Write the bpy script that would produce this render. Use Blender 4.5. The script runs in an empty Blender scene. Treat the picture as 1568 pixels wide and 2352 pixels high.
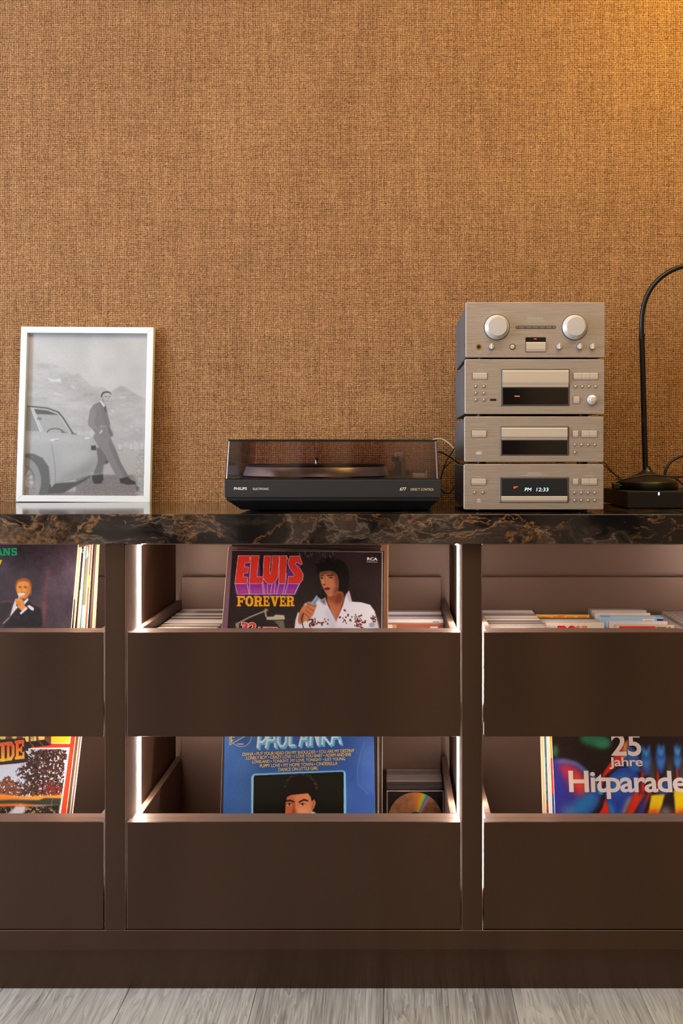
import bpy, bmesh, math, random
import numpy as np
from mathutils import Matrix, Vector

C = bpy.context.scene.collection
SC = bpy.context.scene
R = math.radians
random.seed(7)
RNG = np.random.RandomState(11)

# ------------------------------------------------------------------ camera
F, CX, CY, D, H = 2100.0, 907.0, 1040.0, 1.75, 1.038   # focal px, principal point, distance, eye height
cam_d = bpy.data.cameras.new('camera')
cam = bpy.data.objects.new('camera', cam_d)
C.objects.link(cam)
cam.location = (0, -D, H)
cam.rotation_euler = (R(90), 0, 0)
cam_d.sensor_fit = 'AUTO'
cam_d.sensor_width = 36
cam_d.lens = 36 * F / 2352
cam_d.shift_x = -(CX - 784) / 2352
cam_d.shift_y = -(1176 - CY) / 2352
cam_d.clip_start = 0.05
SC.camera = cam

# ------------------------------------------------------------------ world, lights, exposure
w = bpy.data.worlds.new('daylight')
SC.world = w
w.use_nodes = True
w.node_tree.nodes['Background'].inputs[0].default_value = (0.72, 0.84, 1.0, 1)
w.node_tree.nodes['Background'].inputs[1].default_value = 1.2


def area(name, loc, rot, sx, sy, power, col, spread=180):
    l = bpy.data.lights.new(name, 'AREA')
    l.shape = 'RECTANGLE'
    l.size, l.size_y, l.energy, l.color = sx, sy, power, col
    l.spread = R(spread)
    o = bpy.data.objects.new(name, l)
    o.location = loc
    o.rotation_euler = rot
    C.objects.link(o)
    return o


area('window_daylight', (-3.16, -1.45, 1.4), (0, R(-90), 0), 2.0, 1.3, 140, (0.66, 0.82, 1.0))
area('ceiling_light', (-0.7, -0.85, 2.62), (0, 0, 0), 2.4, 0.8, 28, (1.0, 0.83, 0.63))
area('ceiling_light', (0.9, -1.5, 2.62), (0, 0, 0), 1.6, 1.2, 22, (1.0, 0.80, 0.58))
_l = bpy.data.lights.new('amber_lamp', 'POINT')
_l.energy, _l.color, _l.shadow_soft_size = 30.0, (1.0, 0.70, 0.02), 0.12
_o = bpy.data.objects.new('amber_lamp', _l)
_o.location = (1.0, 0.0, 2.34)
C.objects.link(_o)
LED_STRENGTH = 95.0

SC.view_settings.view_transform = 'Standard'
SC.view_settings.look = 'None'
SC.view_settings.gamma = 1
SC.view_settings.use_curve_mapping = False
SC.view_settings.exposure = 0.0


# ------------------------------------------------------------------ helpers
def P(px, py, Y):
    d = Y + D
    return Vector(((px - CX) / F * d, Y, H - (py - CY) / F * d))


def s2l(c):
    c = np.asarray(c, dtype=float)
    return np.where(c <= 0.04045, c / 12.92, ((c + 0.055) / 1.055) ** 2.4)


def rgb(r, g, b):
    return tuple(float(v) for v in s2l(np.array([r, g, b]) / 255.0)) + (1.0,)


MATS = {}


def mat(name, col, rough=0.5, metal=0.0, emis=None, estr=0.0, spec=0.5, coat=0.0, trans=0.0, aniso=0.0):
    if name in MATS:
        return MATS[name]
    m = bpy.data.materials.new(name)
    m.use_nodes = True
    b = m.node_tree.nodes['Principled BSDF']
    b.inputs['Base Color'].default_value = col
    b.inputs['Roughness'].default_value = rough
    b.inputs['Metallic'].default_value = metal
    b.inputs['Specular IOR Level'].default_value = spec
    b.inputs['Coat Weight'].default_value = coat
    b.inputs['Transmission Weight'].default_value = trans
    b.inputs['Anisotropic'].default_value = aniso
    if emis:
        b.inputs['Emission Color'].default_value = emis
        b.inputs['Emission Strength'].default_value = estr
    MATS[name] = m
    return m


class NT:
    """small node-tree writer"""

    def __init__(self, m):
        self.t = m.node_tree
        self.n = self.t.nodes
        self.bsdf = self.n.get('Principled BSDF')

    def node(self, typ, **kw):
        n = self.n.new(typ)
        for k, v in kw.items():
            setattr(n, k, v)
        return n

    def link(self, a, b):
        self.t.links.new(a, b)

    def val(self, sock, v):
        if hasattr(v, 'is_linked') or hasattr(v, 'links'):
            self.link(v, sock)
        else:
            sock.default_value = v

    def math(self, op, a, b=0.0, c=None, clamp=False):
        n = self.node('ShaderNodeMath', operation=op, use_clamp=clamp)
        self.val(n.inputs[0], a)
        self.val(n.inputs[1], b)
        if c is not None:
            self.val(n.inputs[2], c)
        return n.outputs[0]

    def coords(self, scale=(1, 1, 1), loc=(0, 0, 0), rot=(0, 0, 0), src=None):
        mp = self.node('ShaderNodeMapping')
        mp.inputs['Scale'].default_value = scale
        mp.inputs['Location'].default_value = loc
        mp.inputs['Rotation'].default_value = rot
        if src is None:
            src = self.node('ShaderNodeTexCoord').outputs['Object']
        self.link(src, mp.inputs[0])
        return mp.outputs[0]

    def noise(self, vec, scale=1.0, detail=2.0, rough=0.5, dist=0.0):
        n = self.node('ShaderNodeTexNoise')
        self.link(vec, n.inputs['Vector'])
        n.inputs['Scale'].default_value = scale
        n.inputs['Detail'].default_value = detail
        n.inputs['Roughness'].default_value = rough
        n.inputs['Distortion'].default_value = dist
        return n

    def ramp(self, fac, stops, interp='LINEAR'):
        r = self.node('ShaderNodeValToRGB')
        r.color_ramp.interpolation = interp
        e = r.color_ramp.elements
        while len(e) < len(stops):
            e.new(0.5)
        for i, (p, c) in enumerate(stops):
            e[i].position = p
            e[i].color = c
        self.link(fac, r.inputs[0])
        return r.outputs[0]

    def mix(self, fac, a, b, typ='MIX'):
        n = self.node('ShaderNodeMix', data_type='RGBA', blend_type=typ)
        self.val(n.inputs[0], fac)
        self.val(n.inputs[6], a)
        self.val(n.inputs[7], b)
        return n.outputs[2]

    def bump(self, h, strength=0.3, dist=0.001):
        n = self.node('ShaderNodeBump')
        n.inputs['Strength'].default_value = strength
        n.inputs['Distance'].default_value = dist
        self.link(h, n.inputs['Height'])
        self.link(n.outputs[0], self.bsdf.inputs['Normal'])


class MB:
    """collects shapes, then links them as one mesh object"""

    def __init__(self):
        self.v, self.f = [], []

    def add(self, vs, fs):
        o = len(self.v)
        self.v += [tuple(p) for p in vs]
        self.f += [tuple(i + o for i in f) for f in fs]
        return self

    def box(self, x0, x1, y0, y1, z0, z1):
        vs = [(x, y, z) for x in (x0, x1) for y in (y0, y1) for z in (z0, z1)]
        return self.add(vs, [(0, 1, 3, 2), (4, 6, 7, 5), (0, 4, 5, 1), (2, 3, 7, 6), (0, 2, 6, 4), (1, 5, 7, 3)])

    def loft(self, rings, cap=True, closed=False):
        n = len(rings[0])
        vs = [p for r in rings for p in r]
        fs = []
        m = len(rings)
        for i in range(m if closed else m - 1):
            a, b = i * n, ((i + 1) % m) * n
            for k in range(n):
                fs.append((a + k, a + (k + 1) % n, b + (k + 1) % n, b + k))
        if cap and not closed:
            fs.append(tuple(range(n))[::-1])
            fs.append(tuple(range((m - 1) * n, m * n)))
        return self.add(vs, fs)

    def prism(self, poly, y0, y1):
        return self.loft([[(x, y0, z) for x, z in poly], [(x, y1, z) for x, z in poly]])

    def rbox(self, x0, x1, z0, z1, y0, y1, r, ch=0.0, n=4):
        """rounded rectangle in XZ from front y0 to rear y1, chamfer ch on the front edge"""
        def ring(ins, y):
            pts = []
            rr = max(r - ins, 1e-5)
            for cx, cz, a0 in ((x1 - r, z1 - r, 0), (x0 + r, z1 - r, 90), (x0 + r, z0 + r, 180), (x1 - r, z0 + r, 270)):
                for k in range(n + 1):
                    a = R(a0 + 90 * k / n)
                    pts.append((cx + rr * math.cos(a), y, cz + rr * math.sin(a)))
            return pts
        rings = [ring(0, y1), ring(0, y0 + ch)]
        if ch:
            rings += [ring(ch * 0.4, y0 + ch * 0.35), ring(ch, y0)]
        return self.loft(rings)

    def lathe_y(self, prof, cx, cz, n=32):
        return self.loft([[(cx + r * math.cos(2 * math.pi * k / n), y, cz + r * math.sin(2 * math.pi * k / n)) for k in range(n)] for r, y in prof])

    def lathe_z(self, prof, cx, cy, n=48):
        return self.loft([[(cx + r * math.cos(2 * math.pi * k / n), cy + r * math.sin(2 * math.pi * k / n), z) for k in range(n)] for r, z in prof])

    def tube(self, pts, r, n=10):
        pts = [Vector(p) for p in pts]
        rings = []
        up = Vector((0, 0, 1))
        t0 = (pts[1] - pts[0]).normalized()
        if abs(t0.dot(up)) > 0.95:
            up = Vector((0, 1, 0))
        a = t0.cross(up).normalized()
        for i, p in enumerate(pts):
            t = (pts[min(i + 1, len(pts) - 1)] - pts[max(i - 1, 0)]).normalized()
            a = (a - t * a.dot(t)).normalized()
            b = t.cross(a)
            rr = r[i] if isinstance(r, (list, tuple)) else r
            rings.append([tuple(p + (a * math.cos(2 * math.pi * k / n) + b * math.sin(2 * math.pi * k / n)) * rr) for k in range(n)])
        return self.loft(rings)

    def build(self, name, m, parent=None, bevel=0.0, smooth=False, off=None, seg=2):
        me = bpy.data.meshes.new(name)
        off = Vector(off) if off is not None else Vector((0, 0, 0))
        me.from_pydata([tuple(Vector(p) - off) for p in self.v], [], self.f)
        bm = bmesh.new()
        bm.from_mesh(me)
        bmesh.ops.recalc_face_normals(bm, faces=bm.faces)
        bm.to_mesh(me)
        bm.free()
        me.materials.append(m)
        return link(name, me, parent, bevel, smooth, seg)


def link(name, me, parent=None, bevel=0.0, smooth=False, seg=2):
    o = bpy.data.objects.new(name, me)
    C.objects.link(o)
    if parent:
        o.parent = parent
    if smooth:
        me.polygons.foreach_set('use_smooth', [True] * len(me.polygons))
        me.set_sharp_from_angle(angle=R(38))
    if bevel:
        b = o.modifiers.new('bevel', 'BEVEL')
        b.width, b.segments, b.limit_method, b.angle_limit = bevel, seg, 'ANGLE', R(40)
    return o


def thing(name, label, cat, loc=(0, 0, 0), group=None):
    o = bpy.data.objects.new(name, None)
    o.empty_display_size = 0.05
    C.objects.link(o)
    o.location = loc
    return tag(o, label, cat, group)


def tag(o, label, cat, group=None):
    o['label'] = label
    o['category'] = cat
    if group:
        o['group'] = group
    return o


def spline(pts, n=8):
    """Catmull-Rom through points"""
    pts = [Vector(p) for p in pts]
    q = [pts[0] * 2 - pts[1]] + pts + [pts[-1] * 2 - pts[-2]]
    out = []
    for i in range(1, len(q) - 2):
        for k in range(n):
            t = k / n
            a, b, c, d = q[i - 1], q[i], q[i + 1], q[i + 2]
            out.append(0.5 * ((2 * b) + (c - a) * t + (2 * a - 5 * b + 4 * c - d) * t * t + (3 * b - a - 3 * c + d) * t ** 3))
    out.append(pts[-1])
    return out


def text_mesh(name, body, x0, x1, z0, z1, y, m, parent, bold=0.0, shear=0.0, spacing=1.0, rot=0.0, depth=0.0):
    """flat lettering fitted to a rectangle in the XZ plane of the parent (y = its depth)"""
    cu = bpy.data.curves.new(name, 'FONT')
    cu.body = body
    cu.offset = bold
    cu.shear = shear
    cu.space_character = spacing
    cu.resolution_u = 4
    o = bpy.data.objects.new(name, cu)
    C.objects.link(o)
    dg = bpy.context.evaluated_depsgraph_get()
    me = bpy.data.meshes.new_from_object(o.evaluated_get(dg))
    bpy.data.objects.remove(o)
    n = len(me.vertices)
    co = np.zeros(n * 3, dtype=np.float32)
    me.vertices.foreach_get('co', co)
    co = co.reshape(-1, 3)
    lo, hi = co.min(0), co.max(0)
    sx, sz = (x1 - x0) / max(hi[0] - lo[0], 1e-6), (z1 - z0) / max(hi[1] - lo[1], 1e-6)
    X = (co[:, 0] - lo[0]) * sx
    Z = (co[:, 1] - lo[1]) * sz
    cr, sr = math.cos(rot), math.sin(rot)
    out = np.stack([x0 + X * cr - Z * sr, np.full(n, y), z0 + X * sr + Z * cr], 1)
    me.vertices.foreach_set('co', out.astype(np.float32).ravel())
    me.materials.clear()
    me.materials.append(m)
    me.update()
    return link(name, me, parent)


# ------------------------------------------------------------------ materials
def m_wallpaper():
    m = mat('woven_wallpaper', rgb(150, 106, 62), 0.85, spec=0.2)
    t = NT(m)
    tc = t.node('ShaderNodeTexCoord').outputs['Object']
    wob = t.noise(t.coords((30, 30, 30), src=tc), 1, 2).outputs['Fac']
    wob2 = t.noise(t.coords((34, 34, 34), (7, 0, 2), src=tc), 1, 2).outputs['Fac']
    hd = t.noise(t.coords((270, 1, 520), src=tc), 1, 2, 0.6).outputs['Fac']          # weft dashes
    vd = t.noise(t.coords((520, 1, 230), (5, 0, 3), src=tc), 1, 2, 0.6).outputs['Fac']  # warp dashes
    grain = t.noise(t.coords((330, 1, 330), (9, 0, 1), src=tc), 1, 2, 0.6).outputs['Fac']
    vs = t.noise(t.coords((230, 1, 9), (2, 0, 7), src=tc), 1, 3, 0.6).outputs['Fac']
    hs = t.noise(t.coords((13, 1, 290), (1, 0, 4), src=tc), 1, 3, 0.6).outputs['Fac']
    cl = t.noise(t.coords((7, 1, 5), src=tc), 1, 3, 0.6).outputs['Fac']
    sep = t.node('ShaderNodeSeparateXYZ')
    t.link(tc, sep.inputs[0])
    wx = t.math('SINE', t.math('ADD', t.math('MULTIPLY', sep.outputs[0], 2 * math.pi / 0.0055), t.math('MULTIPLY', wob, 7)))
    wz = t.math('SINE', t.math('ADD', t.math('MULTIPLY', sep.outputs[2], 2 * math.pi / 0.0050), t.math('MULTIPLY', wob2, 7)))
    weave = t.math('MULTIPLY', t.math('ADD', wx, t.math('MULTIPLY', wz, 1.3)), 0.10)
    v = t.math('ADD', t.math('MULTIPLY', hd, 0.85), t.math('MULTIPLY', vd, 0.70))
    v = t.math('ADD', v, t.math('MULTIPLY', grain, 0.40))
    v = t.math('ADD', v, t.math('MULTIPLY', vs, 0.40))
    v = t.math('ADD', v, t.math('MULTIPLY', hs, 0.34))
    v = t.math('ADD', v, t.math('MULTIPLY', cl, 0.14))
    v = t.math('ADD', v, weave)
    v = t.math('DIVIDE', v, 2.83)
    col = t.ramp(v, [(0.36, rgb(76, 47, 27)), (0.43, rgb(116, 80, 50)), (0.50, rgb(148, 105, 68)), (0.57, rgb(175, 129, 86)), (0.66, rgb(207, 162, 116))])
    t.link(col, t.bsdf.inputs['Base Color'])
    t.bump(v, 0.8, 0.006)
    return m


def m_marble():
    m = mat('dark_marble', rgb(20, 15, 12), 0.08, spec=0.5)
    t = NT(m)
    tc = t.node('ShaderNodeTexCoord').outputs['Object']
    warp = t.noise(t.coords((3.4, 3.4, 5), src=tc), 1, 5, 0.55)
    wv = t.node('ShaderNodeVectorMath', operation='MULTIPLY_ADD')
    t.link(warp.outputs['Color'], wv.inputs[0])
    wv.inputs[1].default_value = (0.34, 0.34, 0.20)
    t.link(tc, wv.inputs[2])
    n1 = t.noise(t.coords((4.2, 4.2, 11), rot=(0, R(16), 0), src=wv.outputs[0]), 1, 5, 0.6, 0.5).outputs['Fac']
    n2 = t.noise(t.coords((5.5, 5.5, 13), (3, 1, 5), rot=(0, R(-24), 0), src=wv.outputs[0]), 1, 6, 0.6, 0.6).outputs['Fac']
    n3 = t.noise(t.coords((90, 90, 120), src=tc), 1, 4, 0.7).outputs['Fac']
    area_m = t.noise(t.coords((3.0, 3, 9), (1.7, 0, 0), rot=(0, R(20), 0), src=wv.outputs[0]), 1, 4, 0.55).outputs['Fac']
    body = t.ramp(n1, [(0.32, rgb(13, 11, 11)), (0.47, rgb(20, 16, 15)), (0.56, rgb(60, 46, 37)), (0.62, rgb(30, 24, 20)), (0.70, rgb(92, 72, 58)), (0.80, rgb(44, 34, 28))])
    mott = t.math('MULTIPLY', t.math('SUBTRACT', area_m, 0.56, clamp=True), 11.0, clamp=True)
    mott = t.math('MULTIPLY', mott, t.math('MULTIPLY', t.math('SUBTRACT', n3, 0.38, clamp=True), 4.5, clamp=True))
    body = t.mix(t.math('MULTIPLY', mott, 0.8), body, rgb(120, 84, 50))
    near = t.math('SUBTRACT', 1.0, t.math('MULTIPLY', t.math('ABSOLUTE', t.math('SUBTRACT', area_m, 0.54)), 9.0), clamp=True)
    vein = t.math('SUBTRACT', 1.0, t.math('MULTIPLY', t.math('ABSOLUTE', t.math('SUBTRACT', n2, 0.5)), 60.0), clamp=True)
    vein = t.math('MULTIPLY', vein, t.math('ADD', 0.25, near), clamp=True)
    vein = t.math('MULTIPLY', vein, t.math('MULTIPLY', t.math('SUBTRACT', n3, 0.28, clamp=True), 3.2, clamp=True), clamp=True)
    body = t.mix(t.math('MULTIPLY', vein, 0.85), body, rgb(150, 100, 56))
    vein2 = t.math('SUBTRACT', 1.0, t.math('MULTIPLY', t.math('ABSOLUTE', t.math('SUBTRACT', n1, 0.53)), 80.0), clamp=True)
    body = t.mix(t.math('MULTIPLY', vein2, 0.2), body, rgb(168, 142, 122))
    t.link(body, t.bsdf.inputs['Base Color'])
    return m


def m_bronze(name, col, rough, metal, aniso):
    m = mat(name, col, rough, metal, aniso=aniso)
    t = NT(m)
    tg = t.node('ShaderNodeTangent', direction_type='RADIAL', axis='Z')
    t.link(tg.outputs[0], t.bsdf.inputs['Tangent'])
    t.bsdf.inputs['Anisotropic Rotation'].default_value = 0.25
    return m


def m_brushed():
    m = mat('brushed_aluminium', rgb(170, 158, 146), 0.36, 0.6, aniso=0.6)
    t = NT(m)
    tg = t.node('ShaderNodeTangent', direction_type='RADIAL', axis='Z')
    t.link(tg.outputs[0], t.bsdf.inputs['Tangent'])
    n = t.noise(t.coords((18, 18, 1200)), 1, 4, 0.7).outputs['Fac']
    t.bsdf.inputs['Anisotropic Rotation'].default_value = 0.25
    c = t.ramp(n, [(0.3, rgb(158, 145, 132)), (0.7, rgb(192, 178, 164))])
    t.link(c, t.bsdf.inputs['Base Color'])
    return m


def m_plank():
    m = mat('grey_oak_plank', rgb(150, 146, 142), 0.42)
    t = NT(m)
    tc = t.node('ShaderNodeTexCoord').outputs['Object']
    oi = t.node('ShaderNodeObjectInfo')
    sh = t.node('ShaderNodeVectorMath', operation='ADD')
    cmb = t.node('ShaderNodeCombineXYZ')
    t.link(t.math('MULTIPLY', oi.outputs['Random'], 40.0), cmb.inputs[0])
    t.link(t.math('MULTIPLY', oi.outputs['Random'], 17.0), cmb.inputs[1])
    t.link(tc, sh.inputs[0])
    t.link(cmb.outputs[0], sh.inputs[1])
    fib = t.noise(t.coords((260, 7, 1), src=sh.outputs[0]), 1, 4, 0.65, 0.3).outputs['Fac']
    fig = t.noise(t.coords((16, 1.6, 1), src=sh.outputs[0]), 1, 3, 0.55, 1.6).outputs['Fac']
    rings = t.math('FRACT', t.math('MULTIPLY', fig, 9.0))
    v = t.math('ADD', t.math('MULTIPLY', fib, 0.6), t.math('MULTIPLY', rings, 0.16))
    v = t.math('ADD', v, t.math('MULTIPLY', fig, 0.35))
    v = t.math('ADD', v, t.math('MULTIPLY', oi.outputs['Random'], 0.10))
    c = t.ramp(v, [(0.38, rgb(104, 100, 98)), (0.56, rgb(150, 147, 145)), (0.75, rgb(182, 180, 178))])
    t.link(c, t.bsdf.inputs['Base Color'])
    t.bump(v, 0.25, 0.001)
    return m


def m_print(name, rough=0.25):
    m = mat(name, (1, 1, 1, 1), rough, spec=0.4)
    t = NT(m)
    a = t.node('ShaderNodeAttribute', attribute_name='ink')
    t.link(a.outputs['Color'], t.bsdf.inputs['Base Color'])
    return m


def m_clear(name, tint, gloss_ior=1.45, rough=0.03):
    if name in MATS:
        return MATS[name]
    m = bpy.data.materials.new(name)
    m.use_nodes = True
    t = NT(m)
    t.n.remove(t.bsdf)
    out = t.n['Material Output']
    tr = t.node('ShaderNodeBsdfTransparent')
    tr.inputs[0].default_value = tint
    gl = t.node('ShaderNodeBsdfGlossy')
    gl.inputs['Roughness'].default_value = rough
    fr = t.node('ShaderNodeFresnel')
    fr.inputs[0].default_value = gloss_ior
    mx = t.node('ShaderNodeMixShader')
    t.link(fr.outputs[0], mx.inputs[0])
    t.link(tr.outputs[0], mx.inputs[1])
    t.link(gl.outputs[0], mx.inputs[2])
    t.link(mx.outputs[0], out.inputs[0])
    MATS[name] = m
    return m


def m_emit(name, col, s):
    return mat(name, (0.02, 0.02, 0.02, 1), 0.4, emis=col, estr=s)


WALL = m_wallpaper()
MARBLE = m_marble()
BRONZE = m_bronze('bronze_drawer_front', rgb(86, 68, 57), 0.27, 0.95, 1.0)
BRONZE_IN = m_bronze('bronze_interior', rgb(118, 94, 81), 0.42, 0.35, 0.0)
CHEEK = mat('bronze_cheek', rgb(112, 86, 72), 0.65, 0.0, spec=0.06)
ALU = m_brushed()
PLANK = m_plank()
PRINT = m_print('printed_card')
PHOTO = m_print('photo_paper', 0.5)
BLACK = mat('black_plastic', rgb(22, 20, 20), 0.45)
BLACKSAT = mat('black_satin_metal', rgb(14, 14, 15), 0.32, 0.0)
DEEP = mat('deep_black', rgb(6, 6, 6), 0.6)
SCREEN = mat('display_window', rgb(12, 10, 10), 0.12)
SLATE = mat('slate_painted_steel', rgb(92, 92, 98), 0.5, 0.0)
SILVER = mat('satin_silver', rgb(222, 216, 212), 0.28, 0.5)
SILVERB = mat('button_silver', rgb(220, 204, 184), 0.30, 0.45)
CHROME = mat('chrome', rgb(215, 210, 208), 0.12, 1.0)
GOLD = mat('gold_ring', rgb(214, 160, 70), 0.25, 1.0)
PRT_LIGHT = mat('light_grey_ink', rgb(205, 198, 188), 0.5)
INK_WHITE = mat('white_ink', rgb(232, 224, 216), 0.4)
INK_CREAM = mat('cream_ink', rgb(240, 222, 214), 0.35)
INK_YELLOW = mat('yellow_ink', rgb(246, 206, 40), 0.35)
INK_RED = mat('red_ink', rgb(226, 46, 30), 0.35)
INK_BLACK = mat('black_ink', rgb(20, 16, 16), 0.4)
CARD_WHITE = mat('card_white', rgb(226, 214, 200), 0.6)
CARD_CREAM = mat('card_cream', rgb(214, 190, 152), 0.6)
CARD_BLACK = mat('card_black', rgb(34, 28, 28), 0.4)
CARD_BROWN = mat('card_brown', rgb(104, 76, 58), 0.5)
LID = m_clear('smoked_acrylic', (0.84, 0.78, 0.79, 1), 1.6, 0.05)
GLASS = m_clear('picture_glass', (1.0, 1.0, 1.0, 1), 1.2, 0.01)
CLEARP = mat('clear_polystyrene', rgb(196, 184, 176), 0.14, 0.0, spec=0.8)
CLEARD = mat('smoky_polystyrene', rgb(92, 84, 80), 0.16, 0.0, spec=0.7)
LEDM = m_emit('led_diffuser', (1.0, 0.83, 0.72, 1), LED_STRENGTH)
WHITEFRAME = mat('white_lacquer_frame', rgb(226, 226, 228), 0.35)
PAINT = mat('plain_white_paint', rgb(205, 196, 186), 0.8)

# ------------------------------------------------------------------ room shell
XL, XR, YF, YW, ZC = -3.2, 2.6, -2.3, 0.44, 2.65


def struct(o):
    o['kind'] = 'structure'
    return o


struct(MB().box(XL, XR, YW, YW + 0.12, 0, ZC).build('wall_back', WALL))
# raised edge of the wallpaper seam right of centre
seam = MB().box(0.3113, 0.3121, YW - 0.0006, YW + 0.001, 0.95, 2.64).build('wallpaper_seam', mat('seam_fibre', rgb(178, 128, 78), 0.9), bpy.data.objects['wall_back'])
wl = MB()
for y0, y1, z0, z1 in ((YF, -2.15, 0, ZC), (-2.15, -0.75, 0, 0.35), (-2.15, -0.75, 2.45, ZC), (-0.75, YW, 0, ZC)):
    wl.box(XL - 0.12, XL, y0, y1, z0, z1)
struct(wl.build('wall_left', PAINT))
struct(MB().box(XR, XR + 0.12, YF, YW, 0, ZC).build('wall_right', mat('dark_brown_paint', rgb(96, 76, 60), 0.8)))
struct(MB().box(XL - 0.12, XR + 0.12, YF - 0.12, YW + 0.12, ZC, ZC + 0.1).build('ceiling', PAINT))
struct(MB().box(XL, XR, YF - 0.12, YF, 0, ZC).build('wall_front', mat('taupe_paint', rgb(196, 178, 160), 0.8)))
for i, (xa, xb) in enumerate(((-2.3, -2.1), (-1.66, -1.48), (-1.10, -0.94), (-0.69, -0.57), (-0.42, -0.32), (-0.20, -0.05), (0.36, 0.57), (0.85, 1.06), (1.5, 1.9))):  # unseen dark strips added to put vertical bands into the drawer reflections
    struct(MB().box(xa, xb, YF + 0.0005, YF + 0.04, 0.0, 2.3).build('trim_%d' % (i + 1), mat('dark_panelling', rgb(30, 24, 20), 0.5)))
fr = MB()
for a, b, c, d in ((-2.15, -2.09, 0.35, 2.45), (-0.81, -0.75, 0.35, 2.45), (-2.15, -0.75, 0.35, 0.41), (-2.15, -0.75, 2.39, 2.45), (-1.48, -1.42, 0.35, 2.45)):
    fr.box(XL - 0.09, XL - 0.045, a, b, c, d)
struct(fr.build('window_1', mat('window_frame_grey', rgb(70, 70, 72), 0.5)))

fl = MB().box(XL, XR, YF, YW, -0.08, -0.012).build('floor', mat('floor_bed', rgb(60, 56, 52), 0.9))
struct(fl)
pw, plen = 0.2465, 1.38
x_seam = (297 - CX) / F * 1.77
pm = {}
i0 = int(math.floor((XL - x_seam) / pw))
for i in range(i0, int((XR - x_seam) / pw) + 1):
    xa, xb = x_seam + i * pw, x_seam + (i + 1) * pw
    xa, xb = max(xa, XL), min(xb, XR)
    if xb - xa < 0.02:
        continue
    y = YF - ((i * 0.53) % 1.0) * plen
    while y < YW:
        ya, yb = max(y, YF), min(y + plen, YW)
        if yb - ya > 0.03:
            key = (round(xb - xa, 4), round(yb - ya, 4))
            if key not in pm:
                o = MB().box(0.0004, key[0] - 0.0004, 0.0004, key[1] - 0.0004, -0.012, 0).build('plank', PLANK, fl, bevel=0.0008, seg=1)
                pm[key] = o.data
            else:
                o = link('plank', pm[key], fl, 0.0008, seg=1)
            o.location = (xa, ya, 0)
        y += plen

# ------------------------------------------------------------------ sideboard
ZT, ZU = 0.922, 0.8654                 # worktop top / underside
PITCH, PW = 0.6834, 0.0367
POSTS = [-0.5542 + PITCH * k for k in (-1, 0, 1, 2)]
YB = 0.416
sb = thing('sideboard', 'dark bronze metal sideboard with open lit bays and six drawers under the marble top', 'sideboard', (0, 0.2, 0))
OFF = Vector((0, 0.2, 0))


def part(mb, name, m, **k):
    return mb.build(name, m, sb, off=OFF, **k)


for x in POSTS:
    part(MB().box(x, x + PW, 0.0, YB, 0.1245, ZU), 'divider', BRONZE, bevel=0.0006, seg=1)
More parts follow.
